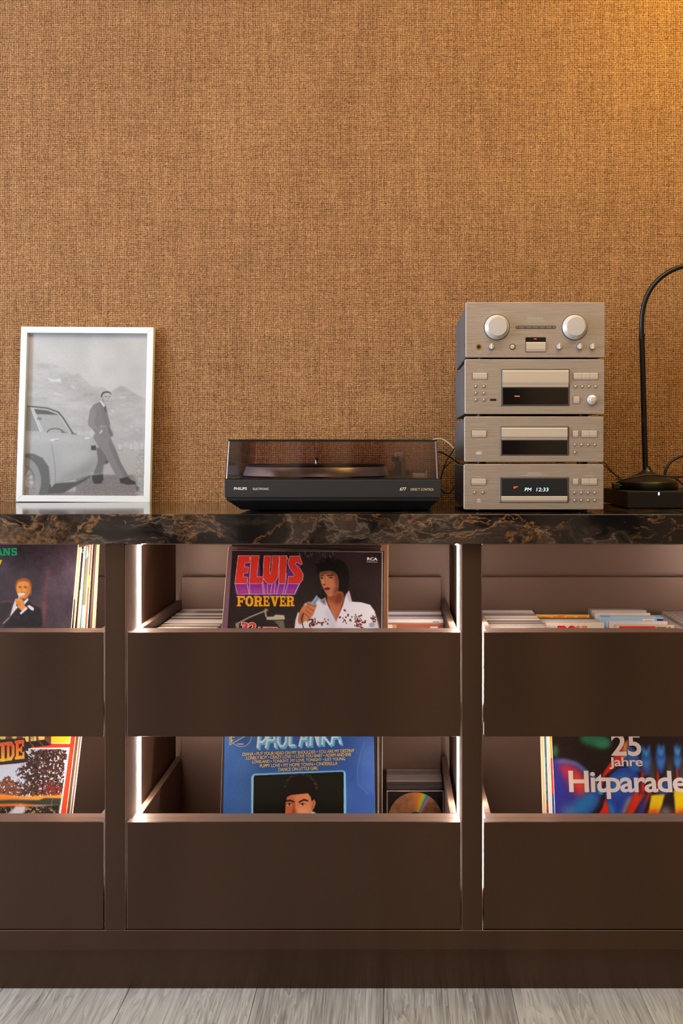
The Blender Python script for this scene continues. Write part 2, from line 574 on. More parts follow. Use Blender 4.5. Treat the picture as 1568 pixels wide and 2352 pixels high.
    # inner cheeks of each divider, brown metal skins
part(MB().box(POSTS[0], POSTS[-1] + PW, 0.0, YB, 0.0863, 0.1240), 'bottom_rail', BRONZE, bevel=0.0008, seg=1)
part(MB().box(POSTS[0] + 0.01, POSTS[-1] + PW - 0.01, 0.022, YB, 0.0, 0.0858), 'plinth', BRONZE)
BAYS = [(POSTS[k] + PW, POSTS[k + 1]) for k in range(3)]
for bi, (xa, xb) in enumerate(BAYS):
    part(MB().box(xa + 0.0004, xb - 0.0004, YB - 0.012, YB - 0.0004, 0.1245, ZU - 0.004), 'back_panel', BRONZE_IN)
    for sx, s in ((xa, 1), (xb, -1)):
        part(MB().box(min(sx + s * 0.0003, sx + s * 0.0012), max(sx + s * 0.0003, sx + s * 0.0012), 0.0006, YB - 0.013, 0.1245, ZU - 0.004), 'side_lining', CHEEK)
    part(MB().box(xa + 0.0015, xb - 0.0015, 0.004, YB - 0.013, ZU - 0.0035, ZU - 0.0006), 'top_lining', BRONZE_IN)
    for zi, (zf0, zf1, zbk, zfl, l0, l1) in enumerate(((0.4947, 0.694, 0.7496, 0.515, 0.535, 0.8612), (0.1262, 0.3305, 0.386, 0.13, 0.165, 0.492))):
        dr = part(MB().box(xa + 0.0042, xb - 0.0042, 0.0, 0.0040, zf0, zf1), 'drawer', BRONZE, bevel=0.0008)
        bx0, bx1 = xa + 0.009, xb - 0.009
        rr = dict(off=(0, 0, 0))

        def sub(mb, name, m=BRONZE_IN, **k):
            return mb.build(name, m, dr, off=OFF, **k)
        sub(MB().box(xa + 0.0044, xb - 0.0044, 0.0042, 0.0205, zf0 + 0.0002, zf1 - 0.0001), 'front_core')
        sub(MB().box(bx0, bx1, 0.0212, 0.044, zfl - 0.012, zf1), 'inner_front')
        for a, b in ((bx0, bx0 + 0.013), (bx1 - 0.013, bx1)):
            sub(MB().box(a, b, 0.0444, 0.383, zfl - 0.012, zf1 + 0.0002), 'drawer_side', bevel=0.0006, seg=1)
        sub(MB().box(bx0 + 0.0134, bx1 - 0.0134, 0.371, 0.383, zfl - 0.012, zbk), 'drawer_back', bevel=0.0006, seg=1)
        sub(MB().box(bx0 + 0.0134, bx1 - 0.0134, 0.0444, 0.3705, zfl - 0.012, zfl), 'drawer_floor')
        # light strips on both cheeks of the bay
        for sx, s in ((xa + 0.0012, 1), (xb - 0.0012, -1)):
            pts = []
            n = 8
            for k in range(n + 1):
                a = math.pi * k / n
                pts.append((sx + s * 0.0030 * math.sin(a) ** 0.5, 0.094 - 0.0095 * math.cos(a)))
            m2 = MB().loft([[(x, y, l0) for x, y in pts], [(x, y, l1) for x, y in pts]])
            part(m2, 'light_strip', LEDM, smooth=True)
            if zi == 0:   # added glowing piece imitating the light cone at the strip's top
                cap = MB().lathe_z([(0.0105, l1 - 0.0002), (0.0105, ZU - 0.0037)], sx + s * 0.009, 0.104, 20)
                cap = MB().loft([[(sx + s * (0.001 + 0.014 * math.sin(math.pi * k / 12) * q), 0.096 - 0.012 * q * math.cos(math.pi * k / 12), zz) for k in range(13)] for q, zz in ((0.35, 0.8515), (0.8, 0.8545), (1.0, 0.8612))])
                part(cap, 'light_connector', m_emit('connector_glow', (1.0, 0.86, 0.76, 1), 3.0), smooth=True)

wt = MB().box(POSTS[0] - 0.02, POSTS[-1] + PW + 0.02, -0.02, YW - 0.001, ZU, ZT).build('worktop', MARBLE, bevel=0.0014)
tag(wt, 'polished dark brown marble worktop with gold veins lying on the sideboard', 'worktop')


# ------------------------------------------------------------------ flat print: numpy painter -> 'ink' colours on a fine card mesh
def vnoise(h, w_, sy, sx, seed):
    r = np.random.RandomState(seed)
    gy, gx = int(h / sy) + 3, int(w_ / sx) + 3
    g = r.rand(gy, gx)
    yy, xx = np.mgrid[0:h, 0:w_].astype(float)
    yy, xx = yy / sy, xx / sx
    y0, x0 = yy.astype(int), xx.astype(int)
    fy, fx = yy - y0, xx - x0
    fy, fx = fy * fy * (3 - 2 * fy), fx * fx * (3 - 2 * fx)
    return (g[y0, x0] * (1 - fy) * (1 - fx) + g[y0, x0 + 1] * (1 - fy) * fx + g[y0 + 1, x0] * fy * (1 - fx) + g[y0 + 1, x0 + 1] * fy * fx)


def blur(a, r):
    if r < 0.5:
        return a
    k = int(math.ceil(r * 2.5))
    x = np.arange(-k, k + 1)
    g = np.exp(-x * x / (2 * r * r))
    g /= g.sum()
    p = np.pad(a, [(k, k), (k, k)], mode='edge')
    p = sum(g[i] * p[i:i + a.shape[0], :] for i in range(2 * k + 1))
    return sum(g[i] * p[:, i:i + a.shape[1]] for i in range(2 * k + 1))


def catmull(pts, n=6):
    p = np.asarray(pts, float)
    m = len(p)
    out = []
    for i in range(m):
        a, b, c, d = p[(i - 1) % m], p[i], p[(i + 1) % m], p[(i + 2) % m]
        for k in range(n):
            t = k / n
            out.append(0.5 * ((2 * b) + (c - a) * t + (2 * a - 5 * b + 4 * c - d) * t * t + (3 * b - a - 3 * c + d) * t ** 3))
    return np.array(out)


class Art:
    """canvas on a rectangle [x0,x1]x[z0,z1] (metres, card-local); shapes are given in crop pixels through pix()"""

    def __init__(self, x0, x1, z0, z1, cell, base, pix):
        self.x0, self.x1, self.z0, self.z1 = x0, x1, z0, z1
        self.w = int(round((x1 - x0) / cell))
        self.h = int(round((z1 - z0) / cell))
        self.a = np.zeros((self.h, self.w, 3))
        self.a[:] = np.array(base) / 255.0
        self.pix = pix

    def cv(self, pts):
        out = []
        for p in pts:
            x, z = self.pix(p[0], p[1])
            out.append(((x - self.x0) / (self.x1 - self.x0) * self.w, (self.z1 - z) / (self.z1 - self.z0) * self.h))
        return np.array(out)

    def mask_cv(self, p, soft=0.0):
        ss = 3
        m = np.zeros((self.h, self.w))
        pad = int(soft * 3) + 2
        ya, yb = max(int(p[:, 1].min()) - pad, 0), min(int(p[:, 1].max()) + pad + 1, self.h)
        xa, xb = max(int(p[:, 0].min()) - pad, 0), min(int(p[:, 0].max()) + pad + 1, self.w)
        if yb <= ya or xb <= xa:
            return m, (0, 0, 0, 0)
        ys = (np.arange((yb - ya) * ss) + 0.5) / ss + ya
        xs = (np.arange((xb - xa) * ss) + 0.5) / ss + xa
        inside = np.zeros((len(ys), len(xs)), bool)
        n = len(p)
        for i in range(n):
            (xi, yi), (xj, yj) = p[i], p[(i + 1) % n]
            if yi == yj:
                continue
            c = (yi > ys) != (yj > ys)
            xc = (xj - xi) * (ys - yi) / (yj - yi) + xi
            inside ^= c[:, None] & (xs[None, :] < xc[:, None])
        sub = inside.reshape(yb - ya, ss, xb - xa, ss).mean((1, 3))
        if soft:
            sub = blur(sub, soft)
        m[ya:yb, xa:xb] = sub
        return m, (ya, yb, xa, xb)

    def put(self, m, col, alpha=1.0):
        m = (m * alpha)[..., None]
        self.a = self.a * (1 - m) + np.array(col, float) / 255.0 * m

    def poly(self, pts, col, soft=0.0, smooth=False, alpha=1.0, clip=None):
        p = self.cv(pts)
        if smooth:
            p = catmull(p)
        m, _ = self.mask_cv(p, soft)
        if clip is not None:
            m = m * clip
        self.put(m, col, alpha)
        return m

    def ell(self, cx, cy, rx, ry, col, soft=0.0, alpha=1.0, rot=0.0, clip=None):
        pts = []
        for k in range(28):
            a = 2 * math.pi * k / 28
            x, y = rx * math.cos(a), ry * math.sin(a)
            pts.append((cx + x * math.cos(rot) - y * math.sin(rot), cy + x * math.sin(rot) + y * math.cos(rot)))
        return self.poly(pts, col, soft, alpha=alpha, clip=clip)

    def line(self, pts, wid, col, soft=0.0, alpha=1.0, clip=None):
        for (xa, ya), (xb, yb) in zip(pts[:-1], pts[1:]):
            l = math.hypot(xb - xa, yb - ya) or 1
            nx, ny = -(yb - ya) / l * wid / 2, (xb - xa) / l * wid / 2
            ex, ey = (xb - xa) / l * wid * 0.2, (yb - ya) / l * wid * 0.2
            self.poly([(xa + nx - ex, ya + ny - ey), (xb + nx + ex, yb + ny + ey), (xb - nx + ex, yb - ny + ey), (xa - nx - ex, ya - ny - ey)], col, soft, alpha=alpha, clip=clip)

    def glyph(self, ch, x0, x1, y0, y1, col, slant=0.0, skew=0.0):
        """slab-serif capitals from strokes in a unit box (y down); slant leans, skew lifts to the right"""
        def mp(q):
            return [(x0 + (x1 - x0) * u + slant * (1 - v) * (y1 - y0), y0 + (y1 - y0) * v - skew * (x1 - x0) * u) for u, v in q]
        for q in SLAB[ch]:
            if q[0] == '-':
                self.poly(mp(q[1]), q[2] if len(q) > 2 else self.hole, 0)
            else:
                self.poly(mp(q), col)

    def grain(self, amt, seed=1):
        n = np.random.RandomState(seed).rand(self.h, self.w) - 0.5
        self.a = np.clip(self.a + (blur(n, 0.7) * amt)[..., None], 0, 1)

    def build(self, name, m, parent, y, full=None, base=None):
        """card mesh: fine coloured grid, plus plain strips filling up to the full card"""
        h, w_ = self.h, self.w
        xs = np.linspace(self.x0, self.x1, w_)
        zs = np.linspace(self.z1, self.z0, h)
        X, Z = np.meshgrid(xs, zs)
        v = np.stack([X.ravel(), np.full(h * w_, y), Z.ravel()], 1)
        idx = np.arange(h * w_).reshape(h, w_)
        q = np.stack([idx[:-1, :-1], idx[1:, :-1], idx[1:, 1:], idx[:-1, 1:]], -1).reshape(-1, 4)
        col = np.concatenate([s2l(np.clip(self.a, 0, 1)).reshape(-1, 3), np.ones((h * w_, 1))], 1)
        if full:
            fx0, fx1, fz0, fz1 = full
            bc = np.concatenate([s2l(np.array(base) / 255.0), [1.0]])
            for a, b, c, d in ((fx0, fx1, fz0, self.z0), (fx0, fx1, self.z1, fz1)):
                if d - c > 1e-4:
                    k = len(v)
                    v = np.concatenate([v, [(a, y, d), (a, y, c), (b, y, c), (b, y, d)]])
                    q = np.concatenate([q, [[k, k + 1, k + 2, k + 3]]])
                    col = np.concatenate([col, np.tile(bc, (4, 1))])
        me = bpy.data.meshes.new(name)
        me.vertices.add(len(v))
        me.vertices.foreach_set('co', v.astype(np.float32).ravel())
        me.loops.add(len(q) * 4)
        me.loops.foreach_set('vertex_index', q.astype(np.int32).ravel())
        me.polygons.add(len(q))
        me.polygons.foreach_set('loop_start', np.arange(0, len(q) * 4, 4, dtype=np.int32))
        me.update(calc_edges=True)
        at = me.attributes.new('ink', 'FLOAT_COLOR', 'POINT')
        at.data.foreach_set('color', col.astype(np.float32).ravel())
        me.materials.append(m)
        return link(name, me, parent)


def bars(*r):
    return [[(a, c), (b, c), (b, d), (a, d)] for a, b, c, d in r]


SLAB = {
    'F': bars((.0, .48, 0, .14), (.12, .40, 0, 1), (.0, .52, .86, 1), (.3, 1, 0, .2), (.82, 1, 0, .38), (.3, .72, .42, .6), (.62, .75, .34, .68)),
    'E': bars((.0, .48, 0, .14), (.12, .40, 0, 1), (.0, .48, .86, 1), (.3, .95, 0, .18), (.78, .95, 0, .34), (.3, .74, .42, .58), (.62, .76, .34, .67), (.3, 1, .82, 1), (.82, 1, .64, 1)),
    'R': bars((.0, .4, 0, .14), (.1, .38, 0, 1), (.0, .48, .86, 1), (.3, .72, 0, .17), (.3, .72, .42, .58), (.62, .9, .08, .5), (.56, .84, .55, .95), (.56, 1, .86, 1)),
    'O': [[(.3, 0), (.7, 0), (1, .25), (1, .75), (.7, 1), (.3, 1), (0, .75), (0, .25)], ('-', [(.42, .2), (.58, .2), (.68, .35), (.68, .65), (.58, .8), (.42, .8), (.32, .65), (.32, .35)])],
    'V': [[(.08, 0), (.40, 0), (.56, .62), (.70, 0), (.92, 0), (.62, 1), (.42, 1)]] + bars((0, .5, 0, .14), (.58, 1, 0, .14)),
    'A': [[(.36, 0), (.66, 0), (.95, 1), (.62, 1), (.48, .4), (.30, 1), (.05, 1)]] + bars((0, .42, .86, 1), (.52, 1, .86, 1), (.25, .75, .6, .76)),
    'N': [[(.1, 0), (.38, 0), (.74, .62), (.74, 1), (.66, 1), (.3, .4), (.3, 1), (.1, 1)]] + bars((0, .36, 0, .14), (.7, .92, 0, 1), (.58, 1, 0, .14), (0, .42, .86, 1)),
    'S': bars((.1, .88, 0, .18), (.04, .34, .06, .5), (.1, .9, .41, .6), (.66, .97, .5, .94), (.1, .9, .82, 1), (.76, .94, 0, .34), (.05, .23, .66, 1)),
    'I': bars((.0, 1, 0, .16), (.22, .78, 0, 1), (.0, 1, .84, 1)),
    'D': [[(0, 0), (.66, 0), (1, .25), (1, .75), (.66, 1), (0, 1), (0, .86), (.1, .86), (.1, .14), (0, .14)], ('-', [(.40, .2), (.58, .2), (.68, .32), (.68, .68), (.58, .8), (.40, .8)])],
}
EYE = Vector((0, -D, H))


class Card:
    """a flat card standing in the scene (local x right, z up, front at -y), with a pixel -> card-local map for laying out its print"""

    def __init__(self, root, tilt, roll=0.0, yaw=0.0):
        root.rotation_euler = (0, 0, 0)
        self.m = Matrix.Translation(root.location) @ Matrix.Rotation(R(yaw), 4, 'Z') @ Matrix.Rotation(R(-tilt), 4, 'X') @ Matrix.Rotation(R(roll), 4, 'Y')
        root.matrix_world = self.m
        self.inv = self.m.inverted()
        self.root = root

    def px(self, px, py):
        d = Vector(((px - CX) / F, 1, -(py - CY) / F))
        a = self.inv @ EYE
        b = self.inv @ (EYE + d)
        t = a.y / (a.y - b.y)
        q = a + (b - a) * t
        return q.x, q.z

    def pix(self, ox, oy, s):
        return lambda x, y: self.px(ox + x / s, oy + y / s)

    def text(self, name, body, p0, p1, hgt, pix, m, bold=0.0, shear=0.0, y=-0.0009, spacing=1.0):
        """line of lettering whose ink runs from p0 (bottom left) to p1 (bottom right), hgt crop pixels tall"""
        x0, z0 = pix(*p0)
        x1, z1 = pix(*p1)
        xt, zt = pix(p0[0], p0[1] - hgt)
        rot = math.atan2(z1 - z0, x1 - x0)
        L = math.hypot(x1 - x0, z1 - z0)
        return text_mesh(name, body, x0, x0 + L, z0, z0 + math.hypot(zt - z0, xt - x0), y, m, self.root, bold, shear, spacing, rot)


SW = 0.315


def sleeve(label, base, tilt, roll=0.0, yaw=0.0, board=CARD_CREAM, front=None, group=None, thick=0.0042):
    t = thing('record_sleeve', label, 'record', base, group)
    c = Card(t, tilt, roll, yaw)
    MB().box(-SW / 2, SW / 2, 0, thick, 0, SW).build('sleeve_board', board, t, bevel=0.0007, seg=1)
    if front:
        MB().box(-SW / 2 + 0.0006, SW / 2 - 0.0006, -0.0003, -0.00005, 0.0006, SW - 0.0006).build('cover_print', front, t)
    return c


# ---- record with the singer in the white jumpsuit (upper middle drawer)
c = sleeve('record with red ELVIS FOREVER lettering and a singer in white', (-0.1833, 0.0545, 0.5346), 17.1, 0.6, board=CARD_CREAM)
pe = c.pix(500, 1240, 3.92)
a = Art(-SW / 2, SW / 2, 0.135, SW, 0.00085, (40, 27, 27), pe)
a.hole = (40, 27, 27)
n1 = vnoise(a.h, a.w, 60, 60, 3)
a.a += ((n1 - 0.5) * 0.06)[..., None]
# block capitals: purple extrusion first
PUR, PURD, WHT, REDE = (150, 44, 140), (112, 38, 120), (232, 205, 225), (224, 46, 32)
a.poly([(156, 393), (178, 489), (692, 489), (742, 393)], PUR)
a.poly([(156, 440), (178, 489), (692, 489), (715, 440)], (178, 60, 150), soft=4)
for q in ([(232, 206), (286, 206), (276, 248), (236, 248)], [(230, 298), (272, 298), (267, 336), (226, 336)], [(290, 200), (302, 200), (287, 400), (264, 400)],
          [(352, 333), (372, 180), (386, 333)], [(620, 332), (632, 215), (690, 320), (640, 395), (606, 395)], [(553, 200), (560, 200), (552, 400), (510, 388), (540, 330)],
          [(696, 208), (755, 206), (742, 252), (724, 240)], [(400, 395), (410, 335), (440, 387), (440, 400)]):
    a.poly(q, PURD)
for q in (((264, 393), (284, 488)), ((287, 393), (290, 488)), ((400, 393), (412, 488)), ((412, 380), (422, 488)), ((447, 395), (449, 488)), ((490, 397), (474, 488)), ((518, 385), (506, 488)),
          ((552, 393), (530, 488)), ((608, 393), (584, 488)), ((634, 393), (604, 488)), ((620, 300), (608, 393)), ((156, 393), (178, 489)), ((178, 489), (692, 489)), ((692, 489), (768, 330)), ((735, 393), (690, 489)),
          ((290, 145), (300, 200)), ((300, 190), (283, 393)), ((620, 150), (650, 215)), ((553, 150), (560, 215))):
    a.line(q, 4, WHT)
LET = [
    [(187, 145), (291, 145), (284, 206), (244, 206), (239, 247), (277, 247), (271, 299), (234, 299), (229, 336), (269, 336), (264, 393), (157, 393)],
    [(302, 145), (372, 145), (351, 334), (412, 334), (401, 393), (286, 393)],
    [(419, 147), (478, 147), (466, 285), (470, 318), (484, 285), (494, 147), (554, 147), (541, 335), (515, 380), (488, 397), (458, 394), (430, 375), (410, 335)],
    [(560, 147), (621, 147), (608, 393), (551, 393)],
    [(652, 150), (735, 149), (760, 214), (750, 224), (722, 203), (698, 208), (697, 222), (742, 264), (768, 312), (762, 362), (736, 393), (630, 393), (640, 331), (682, 333), (690, 312), (652, 258), (634, 215)],
]
for q in LET:
    qq = q + [q[0]]
    for i in range(len(q)):
        a.line([qq[i], qq[i + 1]], 7, WHT)
for q in LET:
    a.poly(q, REDE)
for q in LET:
    a.poly([(x, y) for x, y in q], (236, 70, 40), soft=0, alpha=0.25)
for i, ch in enumerate('FOREVER'):
    xs = [172, 249, 324, 408, 470, 556, 616, 694]
    if ch in 'VE':
        pass
    a.glyph(ch, xs[i] + 1, xs[i + 1] - 3, 505, 598, (246, 166, 24))
# performer: hair, face, neck, suit, hand, microphone
a.poly([(888, 300), (890, 220), (935, 180), (1010, 160), (1100, 185), (1165, 250), (1180, 350), (1165, 450), (1130, 500), (1090, 470), (1078, 340), (1010, 285), (940, 300)], (13, 9, 9), soft=2, smooth=True)
for q in ((905, 205, 20), (1040, 180, 26), (950, 190, 18), (885, 255, 12)):
    a.ell(q[0], q[1], q[2], 5, (78, 66, 64), soft=1.5, alpha=0.7, rot=-0.3)
a.poly([(985, 495), (1075, 460), (1125, 470), (1138, 525), (1100, 640), (1064, 738), (1030, 660), (985, 560)], (190, 100, 58), soft=1)
a.poly([(1080, 470), (1130, 475), (1130, 540), (1085, 590), (1040, 560), (1050, 520)], (110, 50, 32), soft=4, alpha=0.85)
a.poly([(985, 500), (1060, 480), (1050, 545), (1000, 555)], (120, 56, 36), soft=4, alpha=0.7)
face = a.poly([(918, 298), (955, 286), (1030, 284), (1075, 320), (1088, 400), (1078, 455), (1045, 495), (1005, 508), (980, 490), (958, 455), (936, 408), (920, 350)], (206, 122, 80), soft=0.6, smooth=True)
a.poly([(1040, 290), (1095, 320), (1095, 470), (1050, 500), (1030, 480), (1062, 420), (1050, 350)], (110, 54, 36), soft=4, alpha=0.9, clip=face)
a.poly([(910, 285), (1085, 275), (1085, 320), (1000, 305), (920, 322)], (60, 30, 22), soft=3, alpha=0.75, clip=face)
a.poly([(945, 372), (960, 330), (972, 378), (968, 402), (940, 400)], (230, 156, 108), soft=2, clip=face, alpha=0.8)
a.line([(922, 328), (950, 322)], 8, (30, 16, 14), soft=0.8)
a.line([(985, 322), (1040, 318)], 9, (30, 16, 14), soft=0.8)
a.ell(936, 345, 13, 6, (36, 20, 18), soft=0.6)
a.ell(1014, 340, 18, 7, (36, 20, 18), soft=0.6)
a.ell(1010, 341, 4, 3, (190, 170, 160))
a.line([(962, 335), (966, 398), (950, 405)], 6, (140, 70, 46), soft=1.0)
a.ell(955, 404, 14, 5, (80, 36, 26), soft=1.0)
a.poly([(952, 438), (985, 426), (1016, 434), (1004, 452), (970, 456)], (120, 46, 40), soft=0.8)
a.line([(956, 441), (1010, 438)], 5, (40, 14, 14))
a.ell(985, 475, 20, 9, (150, 84, 56), soft=2, alpha=0.6)
a.poly([(690, 800), (700, 720), (722, 650), (790, 690), (850, 620), (905, 520), (935, 540), (965, 520), (990, 590), (1064, 738), (1125, 590), (1150, 500), (1180, 458), (1206, 556), (1290, 562), (1370, 585), (1410, 640), (1430, 720), (1450, 800)], (228, 216, 216), soft=0.6)
a.poly([(905, 525), (935, 545), (968, 520), (970, 590), (930, 560)], (120, 100, 104), soft=2)
a.poly([(1150, 500), (1180, 458), (1206, 556), (1186, 560)], (198, 182, 184), soft=1)
a.poly([(1000, 610), (1064, 740), (1060, 800), (1000, 800), (960, 640)], (206, 194, 198), soft=4, alpha=0.8)
a.poly([(1390, 660), (1430, 720), (1450, 800), (1410, 800)], (190, 176, 180), soft=4)
rs = np.random.RandomState(4)
for cx_, cy_, sx_, sy_, n_ in ((850, 745, 30, 45, 34), (1260, 740, 40, 52, 46), (1150, 700, 60, 50, 16), (930, 740, 60, 40, 14), (1400, 712, 18, 20, 14)):
    for k in range(n_):
        x_, y_ = cx_ + rs.randn() * sx_ * 0.6, cy_ + rs.randn() * sy_ * 0.6
        a.ell(x_, y_, 5 + 3 * rs.rand(), 6 + 5 * rs.rand(), (120, 36, 26) if rs.rand() < 0.6 else (60, 34, 30), alpha=0.9)
a.ell(1385, 765, 26, 22, (110, 116, 150), soft=1, alpha=0.6)
a.poly([(722, 720), (740, 640), (790, 570), (840, 556), (888, 580), (880, 620), (850, 690), (790, 730), (740, 760)], (206, 120, 76), soft=0.6, smooth=True)
for q in (((800, 600), (860, 640)), ((788, 630), (840, 672)), ((782, 662), (825, 700)), ((800, 575), (880, 600))):
    a.line(q, 6, (120, 60, 40), soft=0.8)
a.poly([(742, 660), (770, 640), (770, 720), (730, 750)], (140, 72, 48), soft=3, alpha=0.7)
a.line([(852, 580), (908, 502)], 36, (126, 144, 166), soft=0.5)
a.line([(846, 574), (900, 498)], 10, (170, 186, 204), soft=1)
a.ell(927, 484, 38, 40, (24, 20, 22), soft=0.5)
a.ell(915, 468, 14, 12, (64, 58, 60), soft=3, alpha=0.7)
a.line([(772, 660), (756, 710), (762, 760), (775, 800)], 8, (26, 18, 18))
a.ell(790, 580, 14, 10, (170, 180, 190), soft=1)
# pale scarf and stand at lower left
a.line([(185, 748), (300, 690), (420, 642), (440, 628)], 11, (176, 160, 134), soft=0.6)
a.ell(436, 632, 18, 14, (150, 134, 112), soft=1)
a.line([(428, 640), (436, 690)], 14, (176, 160, 134), soft=0.6)
a.poly([(438, 692), (500, 690), (522, 672), (598, 678), (606, 715), (520, 720), (440, 718)], (196, 178, 146), soft=0.8)
a.poly([(505, 730), (592, 722), (606, 800), (560, 800), (540, 760)], (112, 102, 84), soft=1)
a.poly([(158, 750), (196, 742), (192, 800), (170, 800)], (150, 138, 116), soft=1)
for q in (((119, 97), (78, 800)), ((1479, 113), (1474, 800))):
    a.line(q, 5, (222, 204, 196))
a.line([(118, 96), (1484, 112)], 4, (200, 180, 170), alpha=0.8)
for k in range(26):
    x_ = 700 + rs.rand() * 400
    a.line([(x_, 108 + rs.rand() * 60), (x_ + 14 * rs.rand(), 110 + rs.rand() * 60)], 3, (200, 190, 186), alpha=0.25 + 0.4 * rs.rand())
a.grain(0.05, 2)
a.build('cover_print', PRINT, c.root, -0.0004, (-SW / 2, SW / 2, 0, SW), (40, 27, 27))
c.text('lettering', 'RCA', (1343, 186), (1438, 188), 28, pe, INK_CREAM, bold=0.03)
c.text('lettering', 'INTERNATIONAL', (1342, 203), (1438, 205), 8, pe, INK_CREAM)
c.text('lettering', '32', (202, 838), (350, 840), 98, pe, INK_CREAM, bold=0.075, y=-0.0008)
c.text('lettering', '32', (207, 834), (345, 836), 90, pe, INK_RED, bold=0.035, y=-0.0012)
c.text('lettering', 'HITS', (360, 842), (542, 844), 60, pe, INK_CREAM, bold=0.07, y=-0.0008)
c.text('lettering', 'HITS', (365, 838), (537, 840), 52, pe, INK_RED, bold=0.03, y=-0.0012)
PURP = mat('purple_card', rgb(104, 74, 92), 0.4)
sleeve('dark purple record sleeve leaning askew just behind the red ELVIS FOREVER record', (-0.2000, 0.0655, 0.5346), 16.1, 1.9, board=CARD_CREAM, front=PURP)
sleeve('record sleeve with an orange top edge, third behind the ELVIS FOREVER record', (-0.1890, 0.0800, 0.5376), 15.0, 0.4, board=mat('orange_card', rgb(196, 130, 60), 0.5), front=CARD_BLACK)
sleeve('worn black record sleeve, fourth in the stack behind the ELVIS FOREVER record', (-0.1870, 0.0920, 0.5386), 14.0, 0.3, board=CARD_BROWN, front=CARD_BLACK)
sleeve('record sleeve with a yellow right edge at the back of the ELVIS FOREVER stack', (-0.1720, 0.1040, 0.5396), 13.0, 0.0, board=mat('yellow_card', rgb(206, 140, 50), 0.5), front=CARD_BROWN)

# ---- blue record with the song list (lower middle drawer)
c = sleeve('blue PAUL ANKA record with yellow song titles over a portrait photo', (-0.1950, 0.109, 0.15), 15, -1.5, board=CARD_CREAM)
pp = c.pix(490, 1680, 3.92)
a = Art(-SW / 2, SW / 2, 0.115, SW, 0.00085, (52, 84, 150), pp)
a.hole = (52, 84, 150)
yy, xx = np.mgrid[0:a.h, 0:a.w]
g = (1 - xx / a.w)
a.a += np.stack([g * 0.03, g * 0.06, g * 0.05], -1) + ((vnoise(a.h, a.w, 40, 50, 8) - 0.5) * 0.07)[..., None]
CY1, CY2 = (104, 184, 220), (206, 226, 236)


def anka(pts, wd=26):
    sh = [(x + 16, y + 16) for x, y in pts]
    a.line(sh, wd, CY1)
    a.line([(x + 8, y + 8) for x, y in pts], wd, CY1)
    a.line(pts, wd * 0.8, CY2)


T0 = -80
for st in ([(418, T0), (398, 148)], [(418, T0), (470, T0), (490, T0 + 40), (470, 70), (440, 96), (412, 96)], [(530, T0), (470, 146)], [(530, T0), (556, 142)], [(490, 80), (545, 78)],
           [(590, T0), (580, 90), (600, 134), (630, 132), (652, 90), (654, T0)], [(690, T0), (684, 128), (730, 124)],
           [(824, T0), (772, 132)], [(824, T0), (838, 128)], [(790, 70), (834, 68)], [(880, T0), (870, 126)], [(880, T0), (940, 122), (946, T0)], [(985, T0), (978, 120)], [(1040, T0), (985, 40), (1048, 118)],
           [(1090, T0), (1060, 114)], [(1090, T0), (1140, 110)], [(1070, 50), (1120, 48)]):
    anka(st, 22)
a.ell(250, 48, 95, 92, (186, 176, 150))
a.ell(250, 48, 90, 87, (52, 88, 152))
a.poly([(148, -40), (146, 128), (300, 40), (300, -40)], (186, 170, 130))
a.poly([(154, -36), (152, 116), (286, 40), (290, -36)], (60, 92, 150))
for k, (bx, by) in enumerate(((160, 60), (185, 50), (210, 36), (236, 26), (160, 96))):
    a.line([(bx, by + 6), (bx + 6, by - 26)], 8, (226, 190, 70))
    a.line([(bx + 6, by - 10), (bx + 18, by - 16)], 7, (226, 190, 70))
a.poly([(340, 760), (342, 410), (352, 392), (372, 380), (1160, 350), (1180, 358), (1190, 380), (1196, 760)], (120, 188, 226))
a.poly([(352, 760), (356, 412), (366, 400), (1164, 366), (1172, 372), (1178, 760)], (206, 222, 232))
pic = a.poly([(358, 760), (362, 412), (372, 396), (1162, 362), (1172, 374), (1173, 760)], (22, 22, 15))
a.poly([(620, 760), (606, 620), (640, 470), (700, 400), (770, 378), (850, 405), (905, 465), (930, 545), (926, 620), (905, 660), (860, 600), (660, 640), (655, 760)], (26, 15, 12), smooth=True, clip=pic)
for k in range(170):
    t_ = rs.rand()
    ang = math.pi * (1.05 + 0.95 * t_)
    rr_ = 130 + 25 * rs.rand()
    x_, y_ = 785 + rr_ * math.cos(ang), 530 + rr_ * 1.05 * math.sin(ang)
    a.ell(x_, y_, 3, 3, (120, 92, 80), alpha=0.5, clip=pic)
fm = a.poly([(645, 800), (652, 640), (664, 590), (700, 572), (850, 556), (876, 590), (892, 690), (884, 760), (870, 800)], (222, 132, 84), soft=0.6, clip=pic)
a.poly([(640, 600), (730, 570), (735, 640), (722, 700), (715, 760), (650, 760)], (196, 92, 50), soft=3, alpha=0.75, clip=fm)
a.poly([(720, 690), (740, 700), (760, 760), (716, 760)], (110, 44, 28), soft=3, alpha=0.8, clip=fm)
a.poly([(740, 690), (850, 680), (880, 740), (760, 760)], (244, 170, 124), soft=6, alpha=0.8, clip=fm)
a.poly([(866, 640), (885, 628), (908, 610), (920, 640), (905, 690), (884, 716)], (214, 122, 80), soft=0.8)
a.line([(900, 630), (890, 690)], 6, (140, 60, 40), soft=1)
a.line([(650, 626), (690, 620), (728, 634)], 13, (26, 14, 12), soft=0.8)
a.line([(770, 636), (815, 614), (850, 624)], 13, (26, 14, 12), soft=0.8)
for ex in (684, 802):
    a.ell(ex, 656, 24, 9, (236, 206, 186), soft=0.6)
    a.ell(ex, 656, 10, 9, (36, 18, 14), soft=0.5)
    a.line([(ex - 26, 654), (ex, 645), (ex + 26, 654)], 6, (50, 22, 18), soft=0.6)
